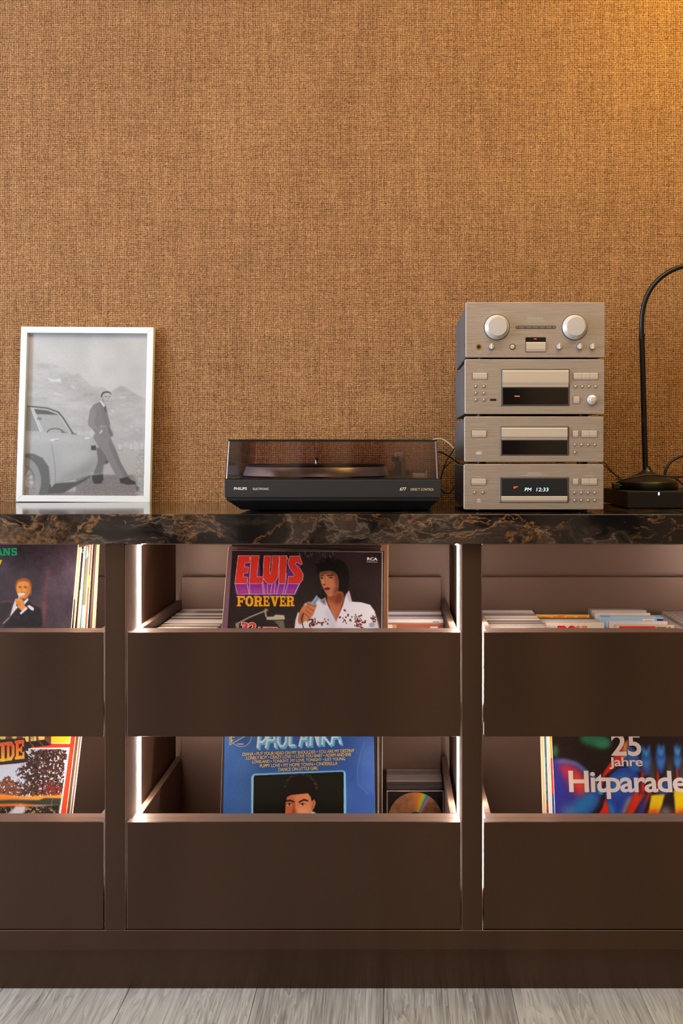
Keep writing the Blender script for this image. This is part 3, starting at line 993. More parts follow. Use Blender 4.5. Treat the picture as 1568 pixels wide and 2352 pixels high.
a.line([(728, 650), (722, 720), (700, 750)], 8, (120, 50, 32), soft=1.5)
a.poly([(884, 720), (905, 722), (945, 752), (880, 752)], (206, 206, 216), soft=0.6)
a.line([(1360, 100), (1320, 200), (1294, 360), (1300, 480), (1390, 560)], 4, (150, 170, 210), soft=1.0, alpha=0.5)
a.poly([(1330, 190), (1450, 100), (1450, 560), (1380, 550), (1300, 470)], (90, 124, 188), soft=6, alpha=0.35)
a.grain(0.05, 5)
a.build('cover_print', PRINT, c.root, -0.0004, (-SW / 2, SW / 2, 0, SW), (52, 84, 150))
for body, p0, p1 in (('DIANA • PUT YOUR HEAD ON MY SHOULDER • YOU ARE MY DESTINY', (262, 220), (1268, 186)), ('LONELY BOY • CRAZY LOVE • I LOVE YOU BABY • ADAM AND EVE', (296, 254), (1238, 221)),
                     ('LOVELAND • TONIGHT, MY LOVE, TONIGHT • JUST YOUNG', (350, 290), (1185, 261)), ('PUPPY LOVE • MY HOME TOWN • CINDERELLA', (418, 325), (1117, 301)), ('DANCE ON LITTLE GIRL', (586, 358), (943, 344))):
    ex_ = 6 if ',' in body else 0
    c.text('lettering', body, (p0[0], p0[1] + ex_), (p1[0], p1[1] + ex_), 29 + ex_, pp, INK_YELLOW, bold=0.0, spacing=0.95)
c.text('lettering', 'STEREO', (212, 121), (271, 120), 13, pp, INK_CREAM)
for k, (dx, lab, bd, rl) in enumerate(((-0.0085, 'grey edged record sleeve directly behind the blue PAUL ANKA record', mat('grey_card', rgb(150, 132, 120), 0.6), -1.0), (0.0035, 'white edged record sleeve second behind the blue PAUL ANKA record', CARD_WHITE, -0.4),
                                       (0.0050, 'brown edged record sleeve third behind the blue PAUL ANKA record', CARD_BROWN, 0.0), (0.0105, 'cream edged record sleeve at the back of the PAUL ANKA stack', CARD_CREAM, 0.0))):
    sleeve(lab, (-0.1950 + dx, 0.118 + k * 0.009, 0.15), 14.4 - 0.6 * k, rl, board=bd, front=CARD_BLACK)

# ---- colourful hit compilation (lower right drawer)
c = sleeve('record with white 25 Jahre Hitparade lettering over swirling bright colours', (0.4847, 0.080, 0.15), 15, 0.0, board=CARD_WHITE)
ph = c.pix(1220, 1680, 4.506)
a = Art(-SW / 2, SW / 2, 0.120, SW, 0.00085, (38, 27, 28), ph)
BL, BL2, RD, YL = (44, 68, 160), (48, 128, 196), (232, 46, 34), (250, 208, 24)
a.ell(660, 90, 160, 70, (44, 116, 86), soft=5, rot=0.15)
a.ell(740, 130, 80, 45, (60, 140, 104), soft=5)
a.ell(250, 205, 26, 62, (56, 112, 88), soft=4)
a.poly([(225, 330), (330, 288), (470, 320), (590, 420), (690, 560), (720, 640), (680, 760), (560, 870), (240, 870)], (56, 56, 156), soft=2, smooth=True)
a.poly([(230, 320), (330, 285), (470, 318), (600, 425), (640, 470), (590, 470), (470, 360), (340, 330)], (78, 124, 178), soft=3)
a.poly([(290, 350), (400, 350), (520, 450), (600, 600), (560, 690), (460, 640), (370, 500)], (232, 52, 70), soft=9, smooth=True)
a.poly([(420, 400), (500, 440), (560, 560), (540, 640), (470, 560)], (240, 96, 40), soft=8, alpha=0.8)
a.poly([(460, 700), (560, 640), (640, 590), (700, 720), (640, 800), (560, 870), (400, 870)], (44, 120, 186), soft=8)
a.ell(390, 830, 70, 60, (90, 146, 196), soft=10)
a.poly([(640, 455), (672, 470), (722, 600), (752, 580), (735, 660), (690, 640)], (58, 160, 214), soft=2)
a.poly([(750, 600), (790, 520), (830, 440), (950, 370), (1060, 400), (1120, 500), (1110, 640), (1000, 720), (940, 870), (830, 870), (790, 740)], BL, soft=2, smooth=True)
a.poly([(780, 560), (860, 480), (960, 430), (1050, 500), (940, 600), (830, 660)], (44, 130, 196), soft=10)
a.poly([(770, 700), (800, 720), (860, 800), (880, 870), (800, 870)], (50, 132, 200), soft=5)
a.poly([(715, 530), (745, 430), (830, 300), (950, 150), (1000, 80), (1010, 180), (940, 320), (830, 400), (760, 460), (735, 575)], RD, soft=1.5)
a.poly([(960, 110), (985, 100), (1000, 250), (950, 300)], (240, 200, 90), soft=4)
a.poly([(1000, 130), (1060, 190), (1110, 260), (1130, 420), (1050, 420), (960, 330)], (52, 104, 180), soft=3)
a.poly([(768, 690), (735, 790), (690, 870), (815, 870), (790, 760)], RD, soft=1.5)
for q in ([(1140, 130), (1185, 210), (1225, 125), (1240, 300), (1222, 440), (1160, 470), (1135, 300)], [(1315, 118), (1345, 160), (1365, 118), (1392, 260), (1375, 380), (1345, 450), (1300, 380), (1282, 230)], [(1500, 112), (1520, 150), (1545, 250), (1530, 380), (1500, 440), (1475, 230)]):
    a.poly(q, (46, 76, 160), soft=2)
    cx_ = sum(x for x, _ in q) / len(q)
    ty = min(y for _, y in q)
    a.poly([(cx_ - 36, ty + 20), (cx_, ty + 90), (cx_ + 34, ty + 15), (cx_ + 26, ty + 100), (cx_, ty + 150), (cx_ - 32, ty + 100)], (70, 160, 214), soft=3)
    a.poly([(cx_ - 40, ty + 130), (cx_, ty + 190), (cx_ + 40, ty + 130), (cx_ + 30, ty + 210), (cx_, ty + 280), (cx_ - 34, ty + 220)], (62, 140, 204), soft=4)
for x_, w_ in ((1140, 18), (1300, 16), (1500, 16)):
    a.poly([(x_, 360), (x_ + w_, 440), (x_ + 40, 620), (x_ - 10, 640)], (226, 44, 34), soft=2)
for x_ in (1250, 1430, 1560):
    a.poly([(x_ - 8, 240), (x_ + 18, 320), (x_ + 30, 480), (x_ - 40, 640), (x_ - 70, 700), (x_ - 30, 440)], (130, 118, 112), soft=6, alpha=0.6)
for q in ([(1130, 640), (1180, 640), (1040, 870), (985, 870), (1060, 740)], [(1230, 600), (1270, 560), (1130, 870), (1090, 870)]):
    a.poly(q, (232, 60, 36), soft=3)
a.poly([(1000, 700), (1060, 660), (960, 870), (930, 870)], (210, 196, 180), soft=5)
a.poly([(1120, 760), (1190, 650), (1150, 870), (1080, 870)], (40, 60, 150), soft=4)
a.poly([(1060, 640), (1110, 600), (1120, 700), (1010, 850), (980, 840)], (226, 50, 30), soft=3)
a.poly([(1240, 660), (1378, 645), (1350, 760), (1312, 850), (1205, 870)], YL, soft=1.5)
a.poly([(1210, 820), (1330, 800), (1300, 880), (1190, 880)], RD, soft=6)
a.poly([(1470, 600), (1610, 585), (1610, 870), (1490, 870)], YL, soft=1.5)
a.poly([(1470, 830), (1610, 800), (1610, 880), (1470, 880)], RD, soft=6)
a.ell(1390, 830, 50, 40, (190, 180, 176), soft=8)
a.poly([(1300, 640), (1380, 470), (1440, 500), (1400, 640)], (60, 90, 160), soft=4)
for k in range(6):
    cx0 = 1640 + k * 0
# carry the flame pattern on over the hidden right part
for k, x_ in enumerate((1700, 1870, 2030)):
    a.poly([(x_ - 40, 130), (x_, 190), (x_ + 40, 120), (x_ + 50, 320), (x_, 460), (x_ - 50, 320)], (46, 90, 170), soft=3)
    a.poly([(x_ - 60, 620), (x_ + 60, 600), (x_ + 40, 870), (x_ - 70, 870)], YL if k != 1 else RD, soft=3)
a.grain(0.05, 6)
a.build('cover_print', PRINT, c.root, -0.0004, (-SW / 2, SW / 2, 0, SW), (38, 27, 28))
c.text('lettering', '25', (830, 254), (1140, 256), 236, ph, INK_CREAM, bold=0.02)
c.text('lettering', 'Jahre', (806, 389), (1155, 389), 122, ph, INK_CREAM, bold=0.015, spacing=0.93)
c.text('lettering', 'Hitparade', (394, 698), (1622, 700), 292, ph, INK_CREAM, bold=0.022, spacing=0.93)
for k, (dx, lab, bd) in enumerate(((-0.0055, 'red and blue edged record sleeve directly behind the Hitparade record', mat('red_card', rgb(214, 60, 40), 0.5)), (-0.0105, 'white edged record sleeve second behind the Hitparade record', CARD_WHITE),
                                   (-0.0155, 'teal edged record sleeve third behind the Hitparade record', mat('teal_card', rgb(70, 104, 110), 0.5)), (-0.0215, 'cream edged record sleeve at the back of the Hitparade stack', CARD_CREAM))):
    cc = sleeve(lab, (0.4847 + dx, 0.089 + 0.009 * k, 0.15), 14.4 - 0.6 * k, 0.2, board=CARD_WHITE if k != 3 else bd, front=bd)
    if k == 0:
        MB().box(-SW / 2 + 0.0006, -SW / 2 + 0.006, -0.0008, -0.0004, 0.12, 0.19).build('blue_patch', mat('blue_card', rgb(52, 84, 170), 0.5), cc.root)
        MB().box(-SW / 2 + 0.0006, -SW / 2 + 0.006, -0.0008, -0.0004, 0.26, 0.31).build('yellow_patch', mat('amber_card', rgb(240, 176, 40), 0.5), cc.root)
    if k == 2:
        for j in range(9):
            MB().box(-SW / 2 + 0.0008, -SW / 2 + 0.0045, -0.0008, -0.0004, 0.10 + 0.018 * j, 0.112 + 0.018 * j).build('edge_print', mat('rust_card', rgb(196, 66, 40), 0.5) if j < 4 else mat('slate_card', rgb(96, 130, 136), 0.5), cc.root)

# ---- dark sleeve with the smiling singer (upper left drawer)
c = sleeve('dark plum record with green lettering and a smiling singer in a dinner jacket', (-0.8115, 0.062, 0.546), 14, 0.0, board=CARD_CREAM)
pl = c.pix(0, 1240, 6.272)
a = Art(-0.06, SW / 2, 0.115, SW, 0.00085, (66, 52, 60), pl)
a.hole = (66, 52, 60)
a.a += ((vnoise(a.h, a.w, 50, 40, 21) - 0.5) * 0.10 + (vnoise(a.h, a.w, 12, 9, 22) - 0.5) * 0.04)[..., None] * np.array([1.0, 0.9, 1.0])
a.poly([(980, 340), (1090, 380), (1090, 520), (1000, 470)], (92, 84, 92), soft=8, alpha=0.8)
a.poly([(0, 360), (90, 400), (80, 470), (0, 480)], (86, 84, 88), soft=6, alpha=0.7)
a.glyph('A', -60, 42, 122, 226, (20, 178, 112))
a.glyph('N', 40, 154, 122, 226, (20, 178, 112))
a.glyph('S', 166, 247, 120, 228, (20, 178, 112))
a.poly([(-40, 290), (33, 290), (10, 358), (-40, 358)], (246, 200, 30))
a.line([(700, 430), (650, 760), (612, 1260)], 34, (120, 62, 66), soft=4, alpha=0.75)
a.line([(640, 900), (612, 1260)], 22, (150, 66, 66), soft=3, alpha=0.7)
a.poly([(-20, 900), (90, 880), (190, 900), (160, 1010), (40, 1210), (-30, 1260)], (48, 34, 38), soft=4)
a.poly([(150, 1110), (230, 1000), (340, 900), (440, 900), (590, 970), (620, 1260), (40, 1260)], (30, 22, 26), soft=3)
a.line([(15, 900), (70, 884), (180, 890)], 12, (150, 90, 70), soft=2, alpha=0.8)
a.line([(450, 912), (590, 968)], 10, (170, 104, 84), soft=2, alpha=0.8)
a.poly([(236, 750), (224, 660), (246, 590), (300, 560), (370, 553), (430, 590), (458, 660), (452, 760), (436, 812), (424, 740), (420, 660), (395, 622), (330, 606), (275, 622), (252, 662), (248, 735)], (168, 84, 30), smooth=True, soft=0.8)
fm = a.poly([(244, 660), (268, 612), (330, 596), (400, 612), (428, 660), (432, 740), (405, 810), (350, 850), (300, 842), (258, 790), (240, 730)], (232, 148, 64), smooth=True, soft=0.6)
a.poly([(390, 640), (440, 680), (430, 780), (360, 850), (350, 820), (395, 760)], (170, 84, 36), soft=4, alpha=0.8, clip=fm)
a.poly([(270, 850), (350, 840), (345, 900), (280, 880)], (130, 66, 34), soft=2)
for ex in (290, 365):
    a.line([(ex - 24, 680), (ex, 670), (ex + 24, 682)], 8, (86, 40, 20), soft=1)
    a.ell(ex, 690, 13, 5, (60, 28, 18), soft=0.8)
a.line([(322, 690), (312, 740)], 8, (190, 104, 48), soft=1)
a.poly([(270, 765), (360, 762), (350, 795), (300, 805)], (240, 214, 190), soft=0.8)
a.line([(262, 760), (310, 756), (366, 758)], 6, (120, 50, 34), soft=0.8)
a.poly([(225, 850), (252, 850), (270, 960), (215, 1020), (142, 1112), (190, 940)], (222, 204, 204), soft=0.8)
a.poly([(340, 890), (400, 836), (410, 862), (350, 940)], (226, 210, 210), soft=0.8)
a.line([(142, 1112), (45, 1205)], 9, (226, 190, 150), soft=0.8)
a.ell(288, 786, 32, 28, (232, 206, 194), soft=0.8)
a.line([(286, 800), (268, 855)], 22, (222, 190, 168), soft=0.8)
a.poly([(226, 870), (280, 840), (330, 870), (350, 930), (376, 980), (322, 1022), (280, 990), (240, 930)], (228, 142, 60), smooth=True, soft=0.6)
for q in (((235, 895), (285, 890)), ((240, 925), (290, 915)), ((255, 950), (300, 935))):
    a.line(q, 6, (150, 78, 34), soft=0.8)
a.line([(240, 930), (252, 960)], 12, (30, 22, 20))
a.poly([(284, 1052), (382, 962), (400, 990), (302, 1076)], (224, 206, 210), soft=0.6)
a.poly([(388, 950), (425, 938), (490, 980), (484, 1022), (440, 1005)], (226, 212, 214), soft=0.6)
a.line([(200, 1100), (250, 1106), (285, 1130)], 7, (110, 96, 100), soft=2, alpha=0.8)
for k in range(60):
    x_, y_ = 500 + 560 * rs.rand(), 80 + 1150 * rs.rand()
    a.ell(x_, y_, 3, 4, (190, 170, 176), alpha=0.4)
a.grain(0.06, 9)
# the hidden left part of the card is plain
o = a.build('cover_print', PRINT, c.root, -0.0004, (-SW / 2, SW / 2, 0, 0.115), (60, 48, 55))
MB().box(-SW / 2, -0.0602, -0.00045, -0.00005, 0.115, SW).build('cover_print', mat('plum_card', rgb(62, 50, 57), 0.3), c.root)
LEFT = [(0.0015, 'cream edged record sleeve directly behind the smiling singer record', CARD_CREAM, CARD_CREAM, 0.0), (0.0055, 'black record sleeve numbered 82 second behind the smiling singer record', CARD_WHITE, CARD_BLACK, -0.1),
        (0.0075, 'white record sleeve with torn corner third behind the smiling singer record', CARD_BLACK, CARD_WHITE, -0.2), (0.0135, 'speckled green record sleeve fourth behind the smiling singer record', CARD_WHITE, mat('speckled_green', rgb(120, 124, 100), 0.6), -0.3),
        (0.0165, 'orange record sleeve fifth behind the smiling singer record', CARD_WHITE, mat('orange_front', rgb(232, 96, 34), 0.5), -0.4), (0.0200, 'dark record sleeve sixth behind the smiling singer record', CARD_BROWN, CARD_BLACK, -0.5),
        (0.0220, 'buff edged record sleeve seventh behind the smiling singer record', CARD_CREAM, CARD_BROWN, -0.7), (0.0250, 'tan edged record sleeve at the back of the smiling singer stack', CARD_CREAM, CARD_CREAM, -1.0)]
for k, (dx, lab, bd, fr_, rl) in enumerate(LEFT):
    cc = sleeve(lab, (-0.8115 + dx, 0.0725 + 0.0105 * k, 0.5375), 13.3 - 0.7 * k, 0.5 + 0.3 * rl, board=bd, front=fr_)
    if k == 1:
        px_ = cc.pix(0, 1240, 6.272)
        cc.text('lettering', '82', (1160, 188), (1217, 188), 52, px_, INK_WHITE, bold=0.0)
        x0, z0 = px_(1150, 720)
        MB().box(x0, SW / 2 - 0.001, -0.0007, -0.0004, 0.06, z0).build('amber_print', mat('amber_print', rgb(232, 160, 60), 0.5), cc.root)
    if k == 0:
        px_ = cc.pix(0, 1240, 6.272)
        x0, z0 = px_(1110, 800)
        MB().prism([(SW / 2 - 0.016, 0.08), (SW / 2 - 0.0008, 0.08), (SW / 2 - 0.003, z0 - 0.01), (SW / 2 - 0.009, z0)], -0.0007, -0.0004).build('curved_print', CARD_BLACK, cc.root)
        MB().prism([(SW / 2 - 0.010, 0.10), (SW / 2 - 0.0085, 0.10), (SW / 2 - 0.0085, z0 - 0.02), (SW / 2 - 0.010, z0 - 0.012)], -0.0010, -0.0008).build('white_stripe', INK_WHITE, cc.root)
    if k == 2:
        MB().prism([(SW / 2 - 0.012, 0.05), (SW / 2 - 0.006, 0.05), (SW / 2 - 0.002, SW - 0.001), (SW / 2 - 0.008, SW - 0.001)], -0.0007, -0.0004).build('grey_stripe', mat('warm_grey_print', rgb(96, 84, 80), 0.5), cc.root)
    if k == 3:
        MB().box(SW / 2 - 0.012, SW / 2 - 0.0009, -0.0007, -0.0004, 0.05, 0.19).build('pale_blue_print', mat('pale_blue_print', rgb(160, 196, 196), 0.5), cc.root)
        MB().prism([(SW / 2 - 0.014, SW - 0.002), (SW / 2 - 0.006, SW - 0.002), (SW / 2 - 0.002, SW - 0.022), (SW / 2 - 0.010, SW - 0.036)], -0.0007, -0.0004).build('torn_corner', INK_WHITE, cc.root)
    if k == 4:
        MB().box(SW / 2 - 0.003, SW / 2 - 0.0009, -0.0007, -0.0004, 0.225, 0.25).build('yellow_print', INK_YELLOW, cc.root)

# ---- country record with the autumn lake (lower left drawer)
c = sleeve('red bordered country record with an autumn lake photo and wooden lettering', (-0.8356, 0.080, 0.15), 15, 2.0, board=CARD_CREAM)
pk = c.pix(0, 1680, 6.272)
a = Art(-0.04, SW / 2, 0.115, SW, 0.00080, (232, 60, 32), pk)
INS = [(-400, 252), (410, 240), (1002, 232), (866, 1240), (-400, 1240)]
a.poly([(-400, 262), (412, 240), (1004, 232), (866, 1240), (-400, 1240)], (236, 222, 214))
pic = a.poly([(-400, 282), (412, 258), (982, 254), (846, 1240), (-400, 1240)], (204, 204, 214))
fol = vnoise(a.h, a.w, 5, 5, 31) * 0.5 + vnoise(a.h, a.w, 2.2, 2.2, 32) * 0.5
fine = vnoise(a.h, a.w, 2, 2, 33)


def foliage(pts, cols, thr, soft=3):
    m, _ = a.mask_cv(catmull(a.cv(pts)), soft)
    m = m * pic
    k = np.clip((m * 1.02 + (fol - 0.5) * 1.7 - thr) * 4, 0, 1) * pic * (m > 0.02)
    pick = (fine * len(cols)).astype(int).clip(0, len(cols) - 1)
    col = np.array(cols, float)[pick]
    a.a = a.a * (1 - k[..., None]) + col / 255.0 * k[..., None]


DK = [(40, 26, 20), (62, 38, 26), (34, 24, 20), (92, 52, 36), (50, 32, 24), (110, 66, 48)]
foliage([(-300, 740), (0, 700), (100, 640), (180, 690), (260, 730), (420, 720), (720, 740), (900, 760), (880, 930), (300, 930), (-300, 930)], [(46, 32, 24), (74, 44, 30), (52, 42, 28), (140, 70, 34)], 0.55)
foliage([(-300, 720), (60, 690), (120, 640), (200, 720), (300, 850), (250, 920), (-300, 920)], [(110, 62, 36), (150, 80, 44), (70, 44, 30), (180, 100, 60)], 0.55)
foliage([(420, 250), (660, 230), (960, 250), (950, 420), (930, 560), (940, 700), (880, 860), (560, 860), (330, 720), (230, 600), (300, 470), (400, 430)], DK, 0.62, soft=5)
foliage([(560, 760), (700, 720), (880, 790), (880, 910), (560, 910)], [(120, 40, 36), (80, 34, 28), (160, 60, 40)], 0.75)
a.line([(618, 640), (612, 900)], 22, (40, 24, 20), soft=1, clip=pic)
a.poly([(-300, 900), (60, 905), (300, 940), (560, 925), (900, 915), (890, 960), (640, 960), (560, 985), (160, 985), (-300, 1010)], (250, 146, 30), soft=1.6, clip=pic)
a.poly([(-300, 925), (60, 930), (300, 950), (480, 945), (300, 975), (-300, 990)], (232, 104, 26), soft=3, clip=pic, alpha=0.7)
a.poly([(-300, 1000), (160, 980), (560, 985), (640, 955), (890, 958), (870, 1060), (-300, 1060)], (58, 54, 36), soft=1.6, clip=pic)
a.poly([(-300, 1050), (300, 1035), (600, 1075), (420, 1090), (-300, 1090)], (240, 110, 30), soft=2, clip=pic)
a.poly([(-300, 1085), (200, 1075), (520, 1080), (860, 1050), (840, 1240), (-300, 1240)], (44, 34, 26), soft=1.5, clip=pic)
a.poly([(110, 1190), (230, 1075), (370, 1075), (360, 1160), (300, 1200)], (206, 198, 204), soft=2, clip=pic)
m_, _ = a.mask_cv(a.cv([(-300, 1080), (680, 1080), (840, 1160), (840, 1240), (-300, 1240)]), 3)
spk = np.clip((fol - 0.56) * 9, 0, 1) * m_ * pic * 0.7
a.a = a.a * (1 - spk[..., None]) + np.array((214, 176, 130)) / 255.0 * spk[..., None]
a.line([(756, 960), (738, 1040), (745, 1110)], 5, (170, 160, 150), soft=0.8, alpha=0.6)
# upper band: yellow panel and wooden lettering with dark extrusions
a.poly([(690, -200), (1050, -200), (1008, 182), (700, 178)], (240, 226, 206))
a.poly([(690, -200), (1020, -200), (998, 166), (700, 166)], (250, 204, 34))
a.poly([(-400, -100), (640, -100), (735, 70), (735, 200), (500, 235), (360, 145), (-400, 200)], (118, 62, 44))
for q in ([(430, 150), (540, 135), (612, 212), (505, 225)], [(552, 130), (640, 120), (732, 196), (640, 212)], [(270, 150), (420, 150), (470, 235), (360, 260)]):
    a.poly(q, (38, 28, 24))
WOODY = [(246, 226, 120), (232, 180, 96), (150, 160, 70)]
for q in ([(-20, 60), (95, 60), (60, 165), (40, 165)], [(160, 60), (250, 60), (215, 150), (200, 150)], [(312, 60), (415, 60), (412, 148), (380, 150)], [(438, 50), (525, 50), (520, 138), (445, 142)], [(545, 50), (645, 50), (640, 118), (560, 130)]):
    m = a.poly(q, (240, 206, 112), soft=0.4)
    st = np.clip((vnoise(a.h, a.w, 30, 2.2, 41) - 0.55) * 6, 0, 1) * m
    a.put(st, (150, 140, 66), 0.8)
a.poly([(-400, 430), (-20, 430), (345, 395), (408, 448), (408, 250), (360, 100), (-400, 140), (-400, 500)], (44, 32, 28))
a.poly([(-400, 440), (345, 396), (412, 440), (260, 462), (-400, 520)], (44, 32, 28))
a.poly([(362, 280), (412, 285), (412, 350)], (214, 204, 206))
a.hole = (44, 32, 28)
for ch, x0, x1, y0, y1 in (('I', 4, 84, 172, 436), ('D', 94, 206, 158, 424), ('E', 218, 348, 140, 404)):
    for wd, col in ((1, (250, 200, 40)), (0, (240, 120, 40))):
        a.glyph(ch, x0 - 3 * wd, x1 + 3 * wd, y0 - 3 * wd, y1 + 3 * wd, col, skew=0.10)
yy = np.linspace(0, 1, a.h)[:, None]
orange = (a.a[..., 0] > 0.9) & (abs(a.a[..., 1] - 120 / 255) < 0.04) & (abs(a.a[..., 2] - 40 / 255) < 0.03)
zt_ = a.cv([(200, 150)])[0][1]
zb_ = a.cv([(200, 430)])[0][1]
tt = np.clip((np.arange(a.h)[:, None] - zt_) / (zb_ - zt_), 0, 1) + np.zeros((1, a.w))
gc = np.stack([np.full_like(tt, 0.95), 0.26 + 0.5 * tt, np.full_like(tt, 0.13)], -1)
a.a[orange] = gc[orange]
a.grain(0.05, 12)
a.build('cover_print', PRINT, c.root, -0.0004, (-SW / 2, SW / 2, 0, 0.115), (232, 60, 32))
MB().box(-SW / 2, -0.0402, -0.00045, -0.00005, 0.115, SW).build('cover_print', mat('red_border_card', rgb(225, 70, 40), 0.3), c.root)
c.text('lettering', 'Songs', (830, 74), (942, 70), 60, pk, INK_BLACK)
sleeve('record in a crinkled clear plastic sleeve behind the autumn lake record', (-0.8310, 0.0895, 0.15), 14.4, 2.2, board=CLEARP, front=CARD_BROWN)
sleeve('pale edged record sleeve at the back of the autumn lake stack', (-0.8285, 0.0985, 0.15), 13.8, 2.4, board=CARD_WHITE, front=mat('taupe_card', rgb(140, 112, 92), 0.5))


# ------------------------------------------------------------------ CD cases
CW, CH, CT = 0.1245, 0.1420, 0.0102
_cd = {}


def ordinal(n):
    return ['first', 'second', 'third', 'fourth', 'fifth', 'sixth', 'seventh', 'eighth', 'ninth', 'tenth', 'eleventh', 'twelfth', 'thirteenth', 'fourteenth', 'fifteenth', 'sixteenth',
            'seventeenth', 'eighteenth', 'nineteenth', 'twentieth', 'twenty-first', 'twenty-second', 'twenty-third', 'twenty-fourth', 'twenty-fifth'][n]


def cd_meshes():
    """shared meshes of one jewel case: two clear lids with a rim, a tray, a booklet"""
    if _cd:
        return
    x = CW / 2
    t = bpy.data.objects.new('tmp', None)

    def grab(k, mb, m, bv=0.0004):
        o = mb.build(k, m, None)
        _cd[k] = o.data
        bpy.data.objects.remove(o)
    grab('front_lid', MB().box(-x, x, 0, 0.0014, 0, CH).box(-x, -x + 0.0014, 0.0014, 0.0046, 0, CH).box(x - 0.0014, x, 0.0014, 0.0046, 0, CH), CLEARP)
    grab('back_lid', MB().box(-x + 0.0004, x - 0.0004, CT - 0.0014, CT, 0, CH - 0.001).box(-x + 0.0004, x - 0.0004, 0.0058, CT - 0.0014, CH - 0.0024, CH - 0.001), CLEARP)
    grab('tray', MB().box(-x + 0.0016, x - 0.0016, 0.0044, 0.0085, 0.001, CH - 0.003), CLEARD)
    grab('booklet', MB().box(-x + 0.002, x - 0.002, 0.0016, 0.0034, 0.002, CH - 0.002), CARD_WHITE)
    bpy.data.objects.remove(t)


cd_meshes()
LIDS = [None, None, mat('clear_lid_dim', rgb(140, 128, 122), 0.14, spec=0.8), mat('clear_lid_bright', rgb(226, 214, 206), 0.14, spec=0.8), mat('clear_lid_smoke', rgb(112, 100, 96), 0.14, spec=0.8), mat('clear_lid_dark', rgb(70, 62, 60), 0.14, spec=0.8)]
CDM = {}


def cd_case(label, loc, group, tilt=2.0, booklet=None, tray=None, roll=0.0, name='cd_case', lidm=None):
    t = thing(name, label, 'cd', loc, group)
    t.rotation_euler = Matrix.Rotation(R(-tilt), 4, 'X').to_euler()
    t.rotation_euler.y = R(roll)
    lid = lidm or random.choice(LIDS[:5])
    for k in ('front_lid', 'back_lid', 'tray', 'booklet'):
        src = _cd[k]
        m = booklet if k == 'booklet' else (tray if k == 'tray' else lid)
        if m is not None:
            key = (k, m.name)
            if key not in CDM:
                CDM[key] = src.copy()
                CDM[key].materials.clear()
                CDM[key].materials.append(m)
            src = CDM[key]
        link(k, src, t, 0.00035, seg=1)
    return t


TRAYW = mat('tray_white', rgb(190, 180, 176), 0.35)
TRAYG = mat('tray_grey', rgb(96, 88, 86), 0.35)
TRAYK = mat('tray_black', rgb(30, 27, 27), 0.3)
BK = [CARD_WHITE, mat('booklet_grey', rgb(150, 142, 144), 0.5), mat('booklet_blue', rgb(90, 98, 150), 0.5), CARD_CREAM, mat('booklet_red', rgb(150, 62, 50), 0.5), CARD_BLACK]
BKN = ['white', 'grey', 'blue', 'cream', 'red', 'black']
TRN = ['smoky', 'white', 'grey', 'black']
TRM = [None, TRAYW, TRAYG, TRAYK]
# row at the left of the middle upper drawer
for i in range(22):
    b, tr = [1, 0, 1, 5, 0, 3, 1, 0, 2, 0, 1, 4, 0, 1, 0, 5, 0, 1, 0, 3, 0, 0][i], [2, 0, 1, 3, 1, 2, 0, 1, 2, 0, 1, 1, 2, 1, 0, 3, 1, 2, 1, 1, 2, 1][i]
    cd_case('%s CD case from the back left of the ELVIS FOREVER record, %s booklet' % (ordinal(i), BKN[b]), (-0.4285 + 0.0012 * random.uniform(-1, 1), 0.357 - 0.0112 * i, 0.5352 - 0.018 * 0), 'CD row left of the ELVIS FOREVER record', 1.5, BK[b], TRM[tr])
# row at the left of the right upper drawer
for i in range(22):
    b, tr = [0, 5, 0, 1, 0, 0, 2, 1, 4, 0, 1, 0, 1, 0, 1, 3, 4, 1, 0, 0, 0, 0][i], [2, 1, 1, 0, 2, 1, 1, 2, 0, 1, 2, 1, 0, 1, 2, 1, 1, 2, 1, 1, 1, 1][i]
    cd_case('%s CD case from the back in the drawer under the stereo stack, %s booklet' % (ordinal(i), BKN[b]), (0.2515 + 0.0010 * random.uniform(-1, 1), 0.357 - 0.0112 * i, 0.5352), 'CD row at the left of the right upper drawer', 1.5, BK[b], TRM[tr])


def spine(t, w_, z0, z1, m, y=-0.0006, x0=None, x1=None, name='spine_label'):
    x0 = -w_ / 2 if x0 is None else x0
    x1 = w_ / 2 if x1 is None else x1
    return MB().box(x0, x1, y, y + 0.0004, z0, z1).build(name, m, t)


# cases right of the white-suited singer
VIO = mat('violet_print', rgb(110, 104, 184), 0.4)
RUST = mat('rust_print', rgb(158, 86, 62), 0.45)
XR_ = 0.0435
G = 'CD cases right of the ELVIS FOREVER record'
cd_case('clear CD case at the very back, right of the ELVIS FOREVER record', (XR_, 0.340, 0.535), G, 3, BK[5], TRAYK)
cd_case('grey CD case second from the back, right of the ELVIS FOREVER record', (XR_, 0.318, 0.535), G, 4, BK[1], TRAYK)
t = cd_case('violet fronted CD case, right of the ELVIS FOREVER record', (XR_ + 0.001, 0.276, 0.5355), G, 6, BK[2], TRAYG)
spine(t, CW - 0.004, 0.03, CH - 0.0015, VIO)
spine(t, 0, CH - 0.0075, CH - 0.0045, INK_WHITE, -0.0010, 0.032, 0.046)
for k, xx_ in enumerate((-0.054, -0.049, 0.010, 0.022, 0.027)):
    spine(t, 0, CH - 0.0075, CH - 0.0045, INK_WHITE, -0.0010, xx_, xx_ + 0.0016, 'spine_mark')
cd_case('grey CD case between the violet and white CD cases', (XR_, 0.255, 0.535), G, 5, BK[1], TRAYG)
t = cd_case('white spined CD case, right of the ELVIS FOREVER record', (XR_ - 0.001, 0.207, 0.538), G, 5, BK[0], TRAYW)
spine(t, CW - 0.002, 0.02, CH - 0.001, INK_WHITE)
